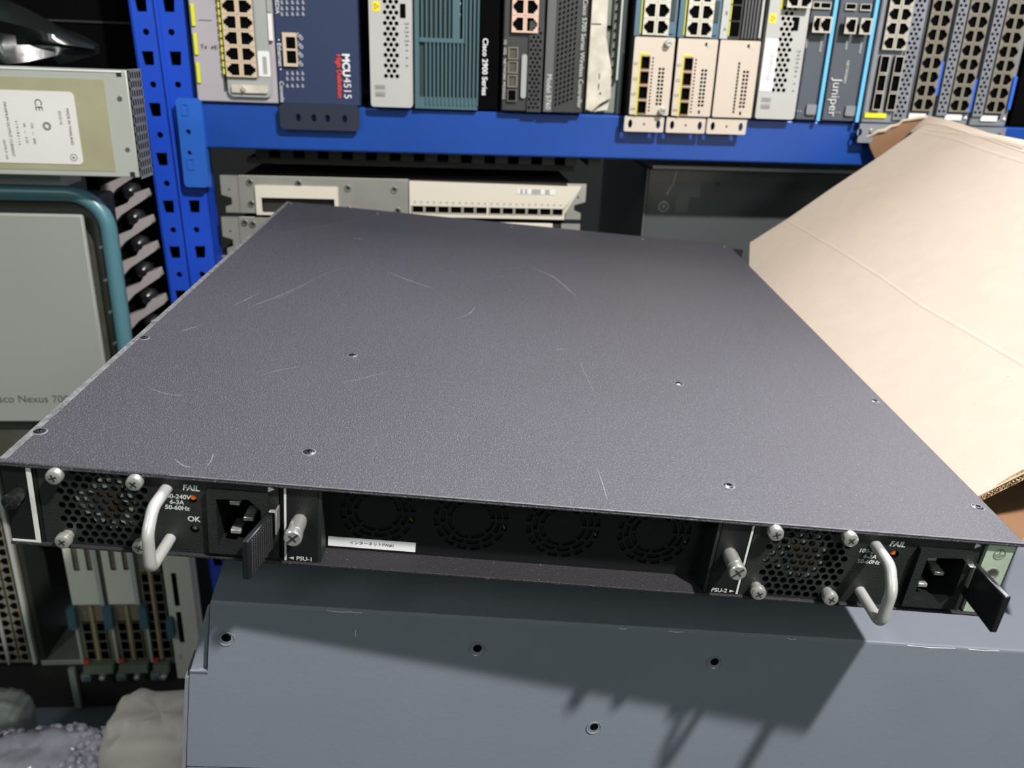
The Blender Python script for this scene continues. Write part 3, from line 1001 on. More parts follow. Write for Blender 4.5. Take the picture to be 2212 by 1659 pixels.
obj('upper_lip', MB().box(0, Wn - .05, Hh - .004, Hh + .0085, -.06, -.014, 'light_grey'), t, bevel=.001)

# guide rail frame behind the teal one
t = thing('guide_rail_frame', frame((onY(215, 700, .92).x, .92, onY(215, 760, .92).z)), 'dark card cage with pale slanted guide rails beside the teal frame', 'card cage')
o_ = t.matrix_world.translation
zc = onY(215, 385, .92).z
obj('side_wall', MB().box(.0, .050, 0, zc - o_.z - .001, -.30, -.02, 'deep_black'), t)
for k in range(6):
    cx_, cy_ = 268 + k * 9.5, 408 + k * 57.5 - 12
    ps = []
    for (dx, dy) in ((-60, 42), (-52, 6), (-5, -14), (6, -34), (32, -42), (38, -26), (-18, 12), (-48, 46)):
        qq = onY(cx_ + dx, cy_ + dy, .92)
        ps.append((qq.x - o_.x, qq.z - o_.z))
    area2 = sum(ps[i][0] * ps[(i + 1) % 8][1] - ps[(i + 1) % 8][0] * ps[i][1] for i in range(8))
    if area2 < 0:
        ps = ps[::-1]
    obj('guide_rail', MB().plate(ps, [], -.019, -.004, 'guide_grey'), t, bevel=.0015)
    qq = onY(cx_ + 14, cy_ - 40 + 22 + 30, .92)
    obj('latch_stub', MB().lathe(qq.x - o_.x - .004, qq.z - o_.z - .004, [(.009, -.019), (.010, -.010), (.006, -.004), (.003, -.002)], 'satin_black', 12), t)

# black plastic bag, top left
bm = MB()
n1, n2 = 22, 14
o_ = onY(20, 70, .88)
vs = []
for i in range(n1 + 1):
    for j in range(n2):
        s0 = i / n1
        a_ = 2 * math.pi * j / n2
        rad = (.045 * math.sin(math.pi * min(1, s0 * .9 + .08)) + .004) * (1 + .25 * math.sin(3 * a_ + 7 * s0) + .15 * math.sin(9 * s0 + 5 * a_))
        vs.append((-.12 + .19 * s0, .018 - .03 * s0 + rad * .55 * math.sin(a_), rad * math.cos(a_)))
fs = [(i * n2 + j, i * n2 + (j + 1) % n2, (i + 1) * n2 + (j + 1) % n2, (i + 1) * n2 + j) for i in range(n1) for j in range(n2)]
fs += [tuple(reversed(range(n2))), tuple(n1 * n2 + j for j in range(n2))]
bm.add(vs, fs, 'bag_black')
bag = obj('plastic_bag', bm, mtx=frame((o_.x, .90, o_.z)))
tag(bag, 'crumpled glossy black plastic bag above the silver power supply', 'bag')
t = thing('black_unit', frame((-.75, .99, 1.42)), 'black box behind the crumpled bag at the top left', 'equipment box')
obj('housing', MB().box(0, .43, 0, .45, -.3, 0, 'deep_black'), t)
obj('sheen_edge', MB().box(.002, .42, .10, .102, 0, .002, 'matte_black'), t)

# ------------------------------------------------------------------ lower left: card cages on the bottom shelf
QY = .95


def qv(px, py, Y=QY):
    return onY(px, py, Y)


ccz = qv(200, 1440).z
zlow = depth_at(120, 1665, .92).z - .11
t0 = thing('card_cage', frame((0, QY, 0)), 'dark lower card cage with a silver sill below the black appliance', 'card cage')
xa, xb = qv(-260, 1400).x, qv(400, 1400).x
obj('cage_back', MB().box(xa, xb, zlow + .002, 1.12, -.36, -.31, 'deep_black'), t0)
obj('cage_side', MB().box(qv(88, 1400).x - .01, qv(88, 1400).x, ccz, 1.12, -.30, -.005, 'cage_dark'), t0)
obj('silver_sill', MB().box(qv(82, 1420).x, qv(395, 1420).x, ccz, ccz + .008, -.08, -.004, 'brushed'), t0, bevel=.001)
obj('lower_panel', MB().box(xa, xb, zlow + .002, ccz - .002, -.04, -.006, 'matte_black'), t0)
obj('panel_divider', MB().hexa([(qv(150, 1440).x - .003, ccz - .004, 0), (qv(150, 1440).x + .005, ccz - .004, 0), (qv(150, 1440).x + .005, zlow + .004, 0), (qv(150, 1440).x - .003, zlow + .004, 0)][::-1] + [(qv(150, 1440).x - .003, ccz - .004, -.006), (qv(150, 1440).x + .005, ccz - .004, -.006), (qv(150, 1440).x + .005, zlow + .004, -.006), (qv(150, 1440).x - .003, zlow + .004, -.006)][::-1], 'shell_grey'), t0)

LC = [(-34, 82, 1430, 'line card full of small ports at the left edge of the photo', 'ports'),
      (176, 252, 1415, 'white-topped line card, left of the pair under the appliance', 'white'),
      (252, 326, 1412, 'white-topped line card, right of the pair under the appliance', 'white'),
      (326, 372, 1412, 'narrow line card with a tan strip between black ports', 'strip'),
      (383, 452, 1450, 'plain white card with two long black slots', 'plain')]
for (xl, xr, yb, lab, kind) in LC:
    p0, p1 = qv(xl, yb), qv(xr, yb)
    W, zb_ = p1.x - p0.x, (ccz + .009 if kind != 'plain' else ccz - .02)
    Hh = 1.115 - zb_
    t = thing('line_card', frame((p0.x + .0006, QY, zb_), (1, 0, 0), (-.05, 0, 1)), lab, 'line card', 'line cards in the lower cage')
    W -= .0012
    if kind == 'ports':
        obj('faceplate', MB().box(0, W, 0, Hh, -.20, -.0005, 'olive_port'), t)
        for c_ in range(3):
            me = port_mesh('olive_port', c_ % 2 == 0, .0125, .0130)
            for k in range(16):
                o = bpy.data.objects.new('ethernet_port', me)
                col.objects.link(o)
                o.parent = t
                o.location = (W - .012 - c_ * .0145 - .001, .012 + k * .0134, .0030)
        obj('edge_rail', MB().box(W - .004, W, 0, Hh, 0, .004, 'light_grey').box(W - .036, W - .0335, 0, Hh, 0, .004, 'shell_grey'), t)
    elif kind in ('white', 'strip'):
        obj('faceplate', MB().box(0, W, 0, Hh, -.20, -.0005, 'olive_port'), t)
        ph_ = .074
        wv = qv(200, 1303).z - zb_
        if kind == 'white':
            hs = [rect(W * .25, W * .42, wv + .052, Hh - .001), rect(W * .62, W * .78, wv + .052, Hh - .001)]
            obj('white_cover', MB().plate(rrect(.0015, W - .002, wv, Hh, .001), hs, 0, .003, 'card_white', mside='ink_black'), t, bevel=.0005)
            obj('side_rib', MB().box(W - .0075, W - .002, wv, Hh, .0031, .005, 'light_grey'), t)
        for c_ in (0, 1):
            for k in range(4 if kind == 'white' else 9):
                v_ = .012 + k * .0150
                u_ = W * (.32 if c_ == 0 else .72) if kind == 'white' else W * (.30 if c_ == 0 else .85)
                obj('optical_slot', MB().plate(rect(u_ - .0060, u_ + .0060, v_ - .007, v_ + .007), [rect(u_ - .0050, u_ + .0050, v_ - .0062, v_ + .0062)], 0, .003, 'olive_port', mside='deep_black').box(u_ - .005, u_ + .005, v_ - .0062, v_ + .0062, 0, .0004, 'deep_black'), t)
        obj('centre_strip', MB().box(W * .52 - .0018, W * .52 + .0018, .004, wv - .002 if kind == 'white' else Hh, 0, .004, 'strip_tan'), t)
        lv = qv(150, 1350).z - zb_
        obj('ejector_lever', MB().plate(rrect(-.004, .006, lv, lv + .034, .0035), [], .003, .012, 'lever_teal'), t, bevel=.001, label='teal plastic lever')
        obj('edge_rail', MB().box(.0, .003, 0, lv, 0, .005, 'light_grey'), t)
        obj('red_clip', MB().box(.003, .010, .001, .006, .003, .006, 'red_ink'), t)
        obj('ejector_foot', MB().box(.004, W - .002, -.012, .0, .0, .012, 'olive_metal').box(.0, .012, -.022, -.012, .004, .014, 'galvanized').cyl(.007, -.018, .0028, .014, .017, 'lever_teal', 14), t, bevel=.0006)
        obj('captive_knob', MB().lathe(W * .62, -.017, [(.0045, .004), (.0048, .012), (.0035, .016), (.002, .017)], 'steel', 18), t)
    else:
        hs = []
        for (ya, yb2) in ((1312, 1240), (1392, 1325)):
            a_, b_ = qv(0, ya).z - zb_, qv(0, yb2).z - zb_
            hs.append(rect(W * .22, W * .38, a_, b_))
        obj('faceplate', MB().plate(rrect(0, W, 0, Hh, .001), hs, -.001, .003, 'card_white', mside='ink_black'), t, bevel=.0005)
        obj('housing', MB().box(0, W, 0, Hh, -.20, -.0012, 'deep_black'), t)
        obj('right_edge', MB().box(W - .006, W, 0, Hh, .0031, .006, 'lilac_grey'), t)
        obj('red_mark', MB().text('३', W * .18, .036, .012, .0034, 'pink_ink'), t)
        lv = qv(150, 1372).z - zb_
        obj('ejector_lever', MB().plate(rrect(-.003, .006, lv, lv + .030, .003), [], .003, .012, 'lever_teal'), t, bevel=.001, label='teal plastic lever')


def lump(name, cx_, cy_, cz_, rx, ry, rz, mt, seed, sq=.5, amp=.10, dome=0):
    rnd = random.Random(seed)
    ph = [rnd.random() * 6.28 for _ in range(8)]
    mb = MB()
    n, m_ = 30, 44
    vs = []
    for i in range(n + 1):
        th = -math.pi / 2 + math.pi * i / n
        for j in range(m_):
            a_ = 2 * math.pi * j / m_
            f = lambda x_: math.copysign(abs(x_) ** sq, x_)
            x_, y_, z_ = f(math.cos(th)) * f(math.cos(a_)), f(math.cos(th)) * f(math.sin(a_)), f(math.sin(th))
            k = 1 + amp * (math.sin(5 * x_ + 3 * z_ + ph[0]) * .5 + .5 * math.sin(9 * y_ + 7 * z_ + ph[1]) + .35 * math.sin(17 * x_ - 13 * z_ + ph[2]) + .2 * math.sin(31 * z_ + 23 * x_ + ph[3]))
            vs.append((x_ * rx * k, z_ * rz * k, -y_ * ry * k))
    fs = [(i * m_ + j, (i + 1) * m_ + j, (i + 1) * m_ + (j + 1) % m_, i * m_ + (j + 1) % m_) for i in range(n) for j in range(m_)]
    mb.add(vs, fs, mt)
    if dome:
        for i in range(6, n - 4, 1):
            for j in range(i % 2, m_, 2):
                c = Vector(vs[i * m_ + j])
                nn = c.normalized()
                a1 = nn.orthogonal().normalized()
                b1 = nn.cross(a1)
                rg = []
                for (q_r, q_h) in ((1, 0), (.85, .45), (.5, .72), (0.12, .8)):
                    rg += [tuple(c + nn * dome * (q_h + .15) + (a1 * math.cos(k * 1.0472) + b1 * math.sin(k * 1.0472)) * dome * q_r) for k in range(6)]
                mb.add(rg, [(q * 6 + k, q * 6 + (k + 1) % 6, (q + 1) * 6 + (k + 1) % 6, (q + 1) * 6 + k) for q in range(3) for k in range(6)] + [tuple(18 + k for k in range(6))], mt)
    return obj(name, mb, mtx=frame((cx_, cy_, cz_)))


c_ = depth_at(350, 1625, .90)
fo = lump('foam_pouch', c_.x + .004, c_.y, c_.z - .012, .060, .05, .070, 'foam_white', 3, .5, .06)
tag(fo, 'whitish padded foam pouch beside the slate chassis, bottom left', 'packing foam')
c_ = depth_at(120, 1665, .92)
bw = lump('bubble_wrap', c_.x - .026, c_.y, c_.z - .018, .094, .055, .052, 'bubble', 5, .8, .09, dome=.0045)
tag(bw, 'shiny translucent bubble wrap lying in the bottom left corner', 'bubble wrap')
c_ = depth_at(10, 1600, .96)
gb = lump('plastic_lump', c_.x - .02, c_.y + .03, c_.z - .005, .036, .025, .045, 'shell_grey', 8, .6, .05)
tag(gb, 'grey rounded plastic piece at the left edge behind the bubble wrap', 'packing piece')
# lower shelf under them
st = thing('lower_shelf', frame((-1.2, .80, zlow)), 'grey steel lower shelf under the packing material', 'shelf')
obj('shelf_board', MB().box(0, 2.6, -.03, -.001, -.8, 0, 'deck'), st)
for (su_, sw_) in ((.01, -.02), (2.55, -.02), (.01, -.78), (2.55, -.78)):
    obj('shelf_leg', MB().box(su_, su_ + .04, -zlow, -.0305, sw_ - .02, sw_ + .02, 'beam_blue'), st)

# ------------------------------------------------------------------ slate chassis under the appliance
chX = Vector((0.99046124, 0.04831401, -0.12904376))
chF = Vector((-0.12929651, 0.00212989, -0.99160369))
chO = Vector((-0.11144339, 0.34610273, 1.2528442))
chZ = Vector((-0.04190019, 0.99776953, 0.0519648))
cmx = frame(chO, chX, -chF)
ch = thing('slate_chassis', cmx, 'large slate grey sheet metal chassis under the black appliance', 'equipment chassis')
iw = cmx.inverted().to_3x3()
dz = iw @ chZ                               # depth direction of the top in local axes


def screw_hole(u, v, r=.0028):
    return ngon(u, v, r, 16)


hl = [screw_hole(.0080, -.0215), screw_hole(.1323, -.0197), screw_hole(.2623, -.0200), screw_hole(.2045, -.0680), screw_hole(.495, -.0215), screw_hole(.0765, -.0680 - .0), screw_hole(.3325, -.068)]
hl = [h for i, h in enumerate(hl) if i not in (5, 6)]
outl = [(0, -.002), (0, -.042), (-.0085, -.0425), (-.0085, -.104), (.60, -.104), (.60, -.002)]
obj('front_panel', MB().plate(outl, hl, -.0016, 0, 'slate_paint').plate(rect(-.0085, .60, -.135, -.1052), [], -.0016, -.0004, 'slate_paint'), ch)
tp = MB()
d0 = Vector((0, 0, 0))
Dp = .40
# rounded bend between top and front, then the top sheet
bend = [(-.0020, 0.0), (-.0009, -.0002), (-.0002, -.0009), (0.0, -.0022)]
vs = []
for (v_, w_) in bend:
    vs += [(0, v_, w_), (.60, v_, w_)]
e = dz * Dp
vs += [(0 + e.x, e.y, e.z), (.60 + e.x, e.y, e.z)]
fs = [(2 * i, 2 * i + 1, 2 * i + 3, 2 * i + 2) for i in range(len(bend))]
tp.add(vs, fs, 'slate_paint')
obj('top_panel', tp, ch)
sm = MB()
sm.add([(-.0085, -.0435, -.0010), (-.0010, -.0425, -.0040), (-.0006, -.004, -.0040)], [(0, 1, 2)], 'slate_paint')
sm.add([(-.0085, -.0435, -.0010), (-.0006, -.004, -.0040), (-.0035, -.012, -.012)], [(0, 1, 2)], 'slate_paint')
sm.box(-.0085, .0, -.0442, -.0428, -.010, 0, 'slate_paint')
sm.box(-.0105, -.0088, -.135, -.046, -.02, .0008, 'galvanized')
obj('side_flange', sm, ch)
e2 = dz * Dp
obj('inner_block', MB().hexa([(.002, -.210, -.004), (.598, -.135, -.004), (.598, -.004, -.004), (.002, -.004, -.004), (.002 + e2.x, -.210, e2.z), (.598 + e2.x, -.135, e2.z), (.598 + e2.x, e2.y - .003, e2.z), (.002 + e2.x, e2.y - .003, e2.z)], 'deep_black'), ch)
for i, h in enumerate(hl):
    u_ = sum(p[0] for p in h) / len(h)
    v_ = sum(p[1] for p in h) / len(h)
    obj('countersink', MB().lathe(u_, v_, [(.0042, .0002), (.0040, .0006), (.0034, .0002)], 'slate_paint', 18).cyl(u_, v_, .0031, .0001, .0003, 'galvanized', 18).cyl(u_ + .0002, v_ + .0007, .0023, .0003, .0004, 'deep_black', 16), ch)
for (u_, l_) in ((.055, .012), (.066, .006), (.205, .004), (.232, .008), (.30, .005), (.372, .03), (.41, .02)):
    obj('paint_chip', MB().tube([(u_, -.0014, .0000), (u_ + l_ * .5, -.0018 - .0004 * random.random(), .0001), (u_ + l_, -.0014, .0000)], .0002, 'slate_chip', 5), ch)
obj('paint_chip', MB().tube([(.0700, -.012, 0), (.0703, -.016, 0)], .0002, 'slate_chip', 5), ch)

tt = thing('work_table', frame((-.16, .37, 1.0)), 'plain dark table under the slate chassis', 'table')
obj('table_top', MB().box(0, .70, 0, .022, -.42, 0, 'charcoal'), tt, bevel=.002)
for (su_, sw_) in ((.01, -.03), (.66, -.03), (.01, -.41), (.66, -.41)):
    obj('table_leg', MB().box(su_, su_ + .03, -1.0, -.0005, sw_, sw_ + .03, 'charcoal'), tt)

# ------------------------------------------------------------------ black network appliance
DX = Vector((0.9962781684, -0.0526707819, -0.0682319563))
DY = Vector((-0.0656577765, 0.0491482867, -0.9966310763))     # down
DZ = Vector((0.0558468218, 0.9974017419, 0.0455071186))       # away
DO = Vector((-0.18350444, 0.32589697, 1.33912707))            # upper left front corner
amx = frame(DO, DX, -DY)
ap = thing('network_appliance', amx, 'long flat black rack appliance with two power supplies, lying on the slate chassis', 'network appliance')
AW, AH, AD = .440, .0413, .517


def mk(v):                                     # millimetres from the top left corner: (right, down, away) -> local
    return (v[0] / 1000, -v[1] / 1000, -v[2] / 1000)


def Bx(mb, u0, u1, y0, y1, z0, z1, mt):
    return mb.box(u0 / 1000, u1 / 1000, -y1 / 1000, -y0 / 1000, -z1 / 1000, -z0 / 1000, mt)


lid = MB()
Bx(lid, 0, 440, 0, 1.3, -2.5, 517, 'powder_black')
Bx(lid, 0, 440, 1.0, 2.2, -2.5, -1.6, 'powder_black')
obj('lid', lid, ap, bevel=.0006)
obj('worn_highlight_edge', Bx(MB(), .1, 3.2, -.05, .3, 0, 516, 'powder_worn'), ap, bevel=.0001)
obj('worn_highlight_edge', Bx(MB(), 70, 440, -.04, .5, -2.62, -2.0, 'edge_highlight'), ap, bevel=.0002)  # lighter strip paints a highlight line along the lid's front lip
bd = MB()
Bx(bd, 0.3, 1.6, 1.3, AH * 1000, .5, 516, 'powder_black')
Bx(bd, 438.4, 439.7, 1.3, AH * 1000, .5, 516, 'powder_black')
Bx(bd, 0.3, 439.7, 40.1, 41.3, -1.8, 516, 'tray_black')
Bx(bd, 1.6, 438.4, 1.4, 40.1, 515, 516, 'powder_black')
obj('bottom_tray', bd, ap, bevel=.0003)
obj('rear_ear', Bx(MB(), 440, 452, 1, 40, 505, 507, 'bezel_black'), ap)
for (u_, z_, r_s) in ((5.5, 141.4, 2.7), (122.7, 142.8, 2.7), (314.3, 144, 2.7), (433.7, 143.9, 2.7), (4.5, 24.8, 2.9), (121.7, 26.1, 2.9), (314.4, 26.9, 2.9), (433.6, 26.2, 2.9)):
    sc = MB()
    r0 = r_s / 1000
    # lathe runs along w; build flat then turn it so it lies on the lid
    tmp = MB().lathe(0, 0, [(r0 * 1.10, 0.00002), (r0 * 1.06, .00022), (r0, .0003)], 'scratch', 28)
    tmp.lathe(0, 0, [(r0, .0003), (r0 * .97, .00025), (r0 * .55, .0007), (r0 * .40, .0007), (r0 * .34, .0002)], 'satin_black', 28)
    for a_ in (20, 110):
        ca, sa = math.cos(math.radians(a_)), math.sin(math.radians(a_))
        l_, h_ = r0 * .42, r0 * .10
        tmp.add([(ca * x_ - sa * y_, sa * x_ + ca * y_, .00075) for x_, y_ in ((-l_, -h_), (l_, -h_), (l_, h_), (-l_, h_))], [(0, 1, 2, 3)], 'deep_black')
    tmp.v = [(x_ + u_ / 1000, z2, -y_ - z_ / 1000) for (x_, y_, z2) in tmp.v]
    tmp.f = [f for f in tmp.f]
    obj('lid_screw', tmp, ap)
for (u_, z_) in ((220.3, 502.3), (350.3, 505), (433, 508), (90, 502), (6, 508)):
    tmp = MB().lathe(0, 0, [(.0013, 0.0), (.001, .0004)], 'powder_worn', 12)
    tmp.v = [(x_ + u_ / 1000, z2, -y_ - z_ / 1000) for (x_, y_, z2) in tmp.v]
    obj('rear_rivet', tmp, ap)


# scratches, drawn as thin marks on the lid
def lid_pt(px, py):
    P = on_plane(px, py, DO, DY)
    q = amx.inverted() @ P
    return q.x, q.z


def mark(pts, wpx, mt, h=.00003):
    mb = MB()
    L_, R_2 = [], []
    P = [Vector(lid_pt(*p)) for p in pts]
    # smooth with catmull-rom
    Q = []
    for i in range(len(P) - 1):
        p0, p1, p2, p3 = P[max(i - 1, 0)], P[i], P[i + 1], P[min(i + 2, len(P) - 1)]
        for k in range(6):
            t_ = k / 6
            Q.append(.5 * ((2 * p1) + (p2 - p0) * t_ + (2 * p0 - 5 * p1 + 4 * p2 - p3) * t_ ** 2 + (3 * p1 - p0 - 3 * p2 + p3) * t_ ** 3))
    Q.append(P[-1])
    n = len(Q)
    vs = []
    for i, q in enumerate(Q):
        tg = (Q[min(i + 1, n - 1)] - Q[max(i - 1, 0)]).normalized()
        nn = Vector((-tg.y, tg.x))
        ww = wpx * .00012 * math.sin(math.pi * (i + .35) / (n + .2)) * (0.7 + .6 * random.random())
        a_, b_ = q + nn * ww, q - nn * ww
        vs += [(a_.x, h, a_.y), (b_.x, h, b_.y)]
    fs = [(2 * i, 2 * i + 1, 2 * i + 3, 2 * i + 2) for i in range(n - 1)]
    mb.add(vs, fs, mt)
    return obj('scratch_mark', mb, ap, smooth=False)


for (pts, w_, mt_) in (
        ([(505, 683), (560, 656), (620, 636), (680, 602), (740, 580), (820, 575), (890, 568)], 2.2, 'scratch_faint'),
        ([(540, 662), (600, 640), (655, 615)], 2.0, 'scratch'),
        ([(832, 586), (880, 604), (940, 625)], 2.6, 'scratch'),
        ([(1140, 575), (1190, 595), (1222, 620), (1245, 640)], 3.4, 'scratch'),
        ([(1060, 578), (1100, 582), (1140, 575)], 2.0, 'scratch_faint'),
        ([(980, 690), (1010, 680), (1028, 662)], 2.0, 'scratch'),
        ([(388, 716), (410, 710), (440, 700)], 2.6, 'scratch'),
        ([(314, 834), (350, 848), (378, 853), (396, 855)], 2.0, 'scratch'),
        ([(505, 660), (530, 648), (560, 633)], 2.2, 'scratch'),
        ([(560, 812), (600, 800), (650, 792)], 3.0, 'scratch_faint'),
        ([(735, 828), (780, 818), (840, 802)], 3.0, 'scratch_faint'),
        ([(1290, 1010), (1300, 1040), (1313, 1082)], 1.4, 'scratch'),
        ([(1250, 775), (1265, 810), (1285, 850)], 1.5, 'scratch_faint'),
        ([(600, 505), (700, 488), (800, 470)], 2.6, 'scratch_faint'),
        ([(760, 516), (775, 515), (785, 517)], 3.5, 'scratch'),
        ([(1200, 757), (1212, 754), (1222, 756)], 2.4, 'scratch'),
        ([(375, 990), (395, 1005), (415, 1010)], 2.5, 'scratch'),
        ([(445, 1010), (456, 995), (461, 978)], 1.8, 'scratch'),
        ([(1530, 915), (1560, 945), (1600, 965)], 2.0, 'dark_smudge'),
        ([(1690, 760), (1760, 850), (1900, 950)], 1.0, 'dark_smudge')):
    mark(pts, w_, mt_)

# front bulkheads and recess
fr = MB()
Bx(fr, 132.5, 304, 1.4, 40.1, 12.6, 14, 'bezel_black')                      # back wall of recess (behind vents)
Bx(fr, 114.5, 116.4, 1.4, 40.1, 2, 60, 'bezel_black')
obj('recess_back', fr, ap)
vp = MB()
hs = []
fc = [(155.2, 18.6), (196.8, 18.6), (238.3, 18.6), (279.8, 18.6)]
for (fu, fy) in fc:
    for (ra, rb_, n_) in ((8.6, 10.6, 8), (11.6, 13.6, 11), (14.7, 16.8, 16)):
        for k in range(n_):
            a0 = 360 / n_ * k + 4
            a1 = 360 / n_ * (k + 1) - (4 if ra > 9 else 5)
            pts = []
            for s_ in range(4):
                a_ = math.radians(a0 + (a1 - a0) * s_ / 3)
                pts.append(((fu + ra * math.cos(a_)) / 1000, -(fy + ra * math.sin(a_)) / 1000))
            for s_ in range(3, -1, -1):
                a_ = math.radians(a0 + (a1 - a0) * s_ / 3)
                pts.append(((fu + rb_ * math.cos(a_)) / 1000, -(fy + rb_ * math.sin(a_)) / 1000))
            hs.append(pts)
vp.plate(rect(.1325, .3040, -.0401, -.0014), hs, -.0122, -.0112, 'fan_black', mside='deep_black')
obj('fan_vent_wall', vp, ap)
for (a_, b_) in ((131.2, 132.6), (304.0, 305.4)):
    obj('recess_side', Bx(MB(), a_, b_, 1.4, 40.1, -.2, 14, 'psu_face'), ap)
stk = MB()
stk.box(.1336, .1730, -.0386, -.0336, -.0111, -.0109, 'sticker_white')
stk.text('インターネットFW#1', .1533, -.0361, .0021, -.01085, 'ink_black', bold=.00003)
o = obj('name_sticker', stk, ap, label='white sticker with small black writing')
fl_ = MB()
for (fu, fy) in fc:
    fl_.tube([mk((fu + 14, fy + 2, 12.4)), mk((fu + 15.5, fy + 4.5, 12.4))], .0004, 'copper', 6)
obj('fan_wires', fl_, ap)

# left bracket (black plate with grey outline) and right grounding plate
lb = MB()
Bx(lb, 0.6, 12.8, 2.4, 39.8, -1.0, 3, 'bezel_black')
obj('left_bracket', lb, ap, bevel=.0005)
lo_ = MB()
Bx(lo_, 10.9, 12.9, 2.6, 39.8, -1.3, -1.0, 'print_grey')
Bx(lo_, 1.0, 10.9, 38.9, 39.8, -1.3, -1.0, 'print_grey')
Bx(lo_, 12.9, 14.2, 2.2, 40, -.2, 4, 'bezel_black')
obj('bracket_outline', lo_, ap)


def thumb_screw(u_, y_, ln, r, mt, name='thumb_screw', tip=True):
    mb = MB()
    prof = [(r * .86, .0), (r * .86, ln * .15), (r * .95, ln * .18), (r * .95, ln * .70), (r * .80, ln * .72), (r * .80, ln * .76), (r * 1.06, ln * .78), (r * 1.06, ln * .97), (r * .92, ln)]
    mb.lathe(u_ / 1000, -y_ / 1000, [(a_ / 1000, b_ / 1000) for a_, b_ in prof], mt, 30)
    c = (u_ / 1000, -y_ / 1000, ln / 1000 + .00005)
    rr = r * .92 / 1000
    for k, a_ in enumerate((45, 135)):
        ca, sa = math.cos(math.radians(a_)), math.sin(math.radians(a_))
        l_ = rr * (.98 if k == 0 else .62)
        h_ = rr * .15
        mb.add([(c[0] + ca * x_ - sa * y2, c[1] + sa * x_ + ca * y2, c[2]) for x_, y2 in ((-l_, -h_), (l_, -h_), (l_, h_), (-l_, h_))], [(0, 1, 2, 3)], 'ink_black' if mt != 'steel' else 'charcoal')
    return obj(name, mb, ap)


thumb_screw(6.8, 15.6, 9.0, 3.2, 'satin_black')
gm = MB()
gm.plate(rect(.4255, .4378, -.0398, -.0022), [ngon(.4318, -.0180, .0025, 20)], -.002, .0006, 'passivated')
obj('grounding_plate', gm, ap, bevel=.0003, label='pale green metal plate with a threaded hole and ground symbol')
gh = MB().lathe(.4318, -.0180, [(.0026, .0007), (.0031, .0010), (.0024, .0010), (.0022, -.008)], 'steel', 20)
obj('threaded_hole', gh, ap)
gs = MB()
cx_, cy_ = .4318, -.0078
ringv = []
gs.plate(ngon(cx_, cy_, .0028, 28), [ngon(cx_, cy_, .0024, 28)], .0006, .00075, 'olive_metal')
gs.box(cx_ - .0002, cx_ + .0002, cy_ + .0001, cy_ + .0024, .0006, .00075, 'olive_metal')
for k, l_ in enumerate((.0022, .0019, .0012)):
    gs.box(cx_ - l_, cx_ + l_, cy_ - .0002 - k * .0007, cy_ + .0001 - k * .0007, .0006, .00075, 'olive_metal')
obj('ground_symbol', gs, ap)
sp = MB()
Bx(sp, 423.4, 425.2, 2.2, 40, 1, 12, 'bezel_black')
obj('slot_divider', sp, ap)

# plates beside each power supply with a thumb screw
for (ua, ub, txt, side, tu) in ((116.8, 131.2, '◀PSU-1', 0, 123.4), (305.4, 319.6, 'PSU-2▶', 1, 311.6)):
    pm_ = MB()
    Bx(pm_, ua, ub, 2.2, 40.0, -.6, 3.5, 'bezel_black')
    pl = obj('retaining_plate', pm_, ap, bevel=.0005)
    om = MB()
    if side == 0:
        Bx(om, ua, ua + .9, 2.4, 39.6, -.85, -.6, 'print_grey')
        Bx(om, ua, ub, 2.2, 3.0, -.85, -.6, 'print_grey')
    else:
        Bx(om, ub - .9, ub, 2.4, 39.6, -.85, -.6, 'print_grey')
        Bx(om, ua + 1.5, ub, 2.2, 3.0, -.85, -.6, 'print_grey')
    obj('plate_outline', om, pl)
    uc = (ua + ub) / 2 + (0.3 if side == 0 else -.3)
    lm = MB()
    sg = -1 if side == 0 else 1
    lm.text('PSU-1' if side == 0 else 'PSU-2', (uc - sg * 1.2) / 1000, -.0384, .0029, .0007, 'print_grey', bold=.00006)
    tx_ = (uc + sg * 4.6) / 1000
    lm.add([(tx_ - sg * .0011, -.0376, .0007), (tx_ - sg * .0011, -.0391, .0007), (tx_ + sg * .0011, -.03835, .0007)], [(0, 1, 2) if sg > 0 else (2, 1, 0)], 'print_grey')
    obj('lettering', lm, pl)
    thumb_screw(tu, 18.4, 15, 3.55, 'steel')


# power supply modules
def torus_pts(p0, p1, p2, n=6):
    return [p0 * (1 - t_) ** 2 + p1 * 2 * t_ * (1 - t_) + p2 * t_ ** 2 for t_ in [i / n for i in range(n + 1)]]


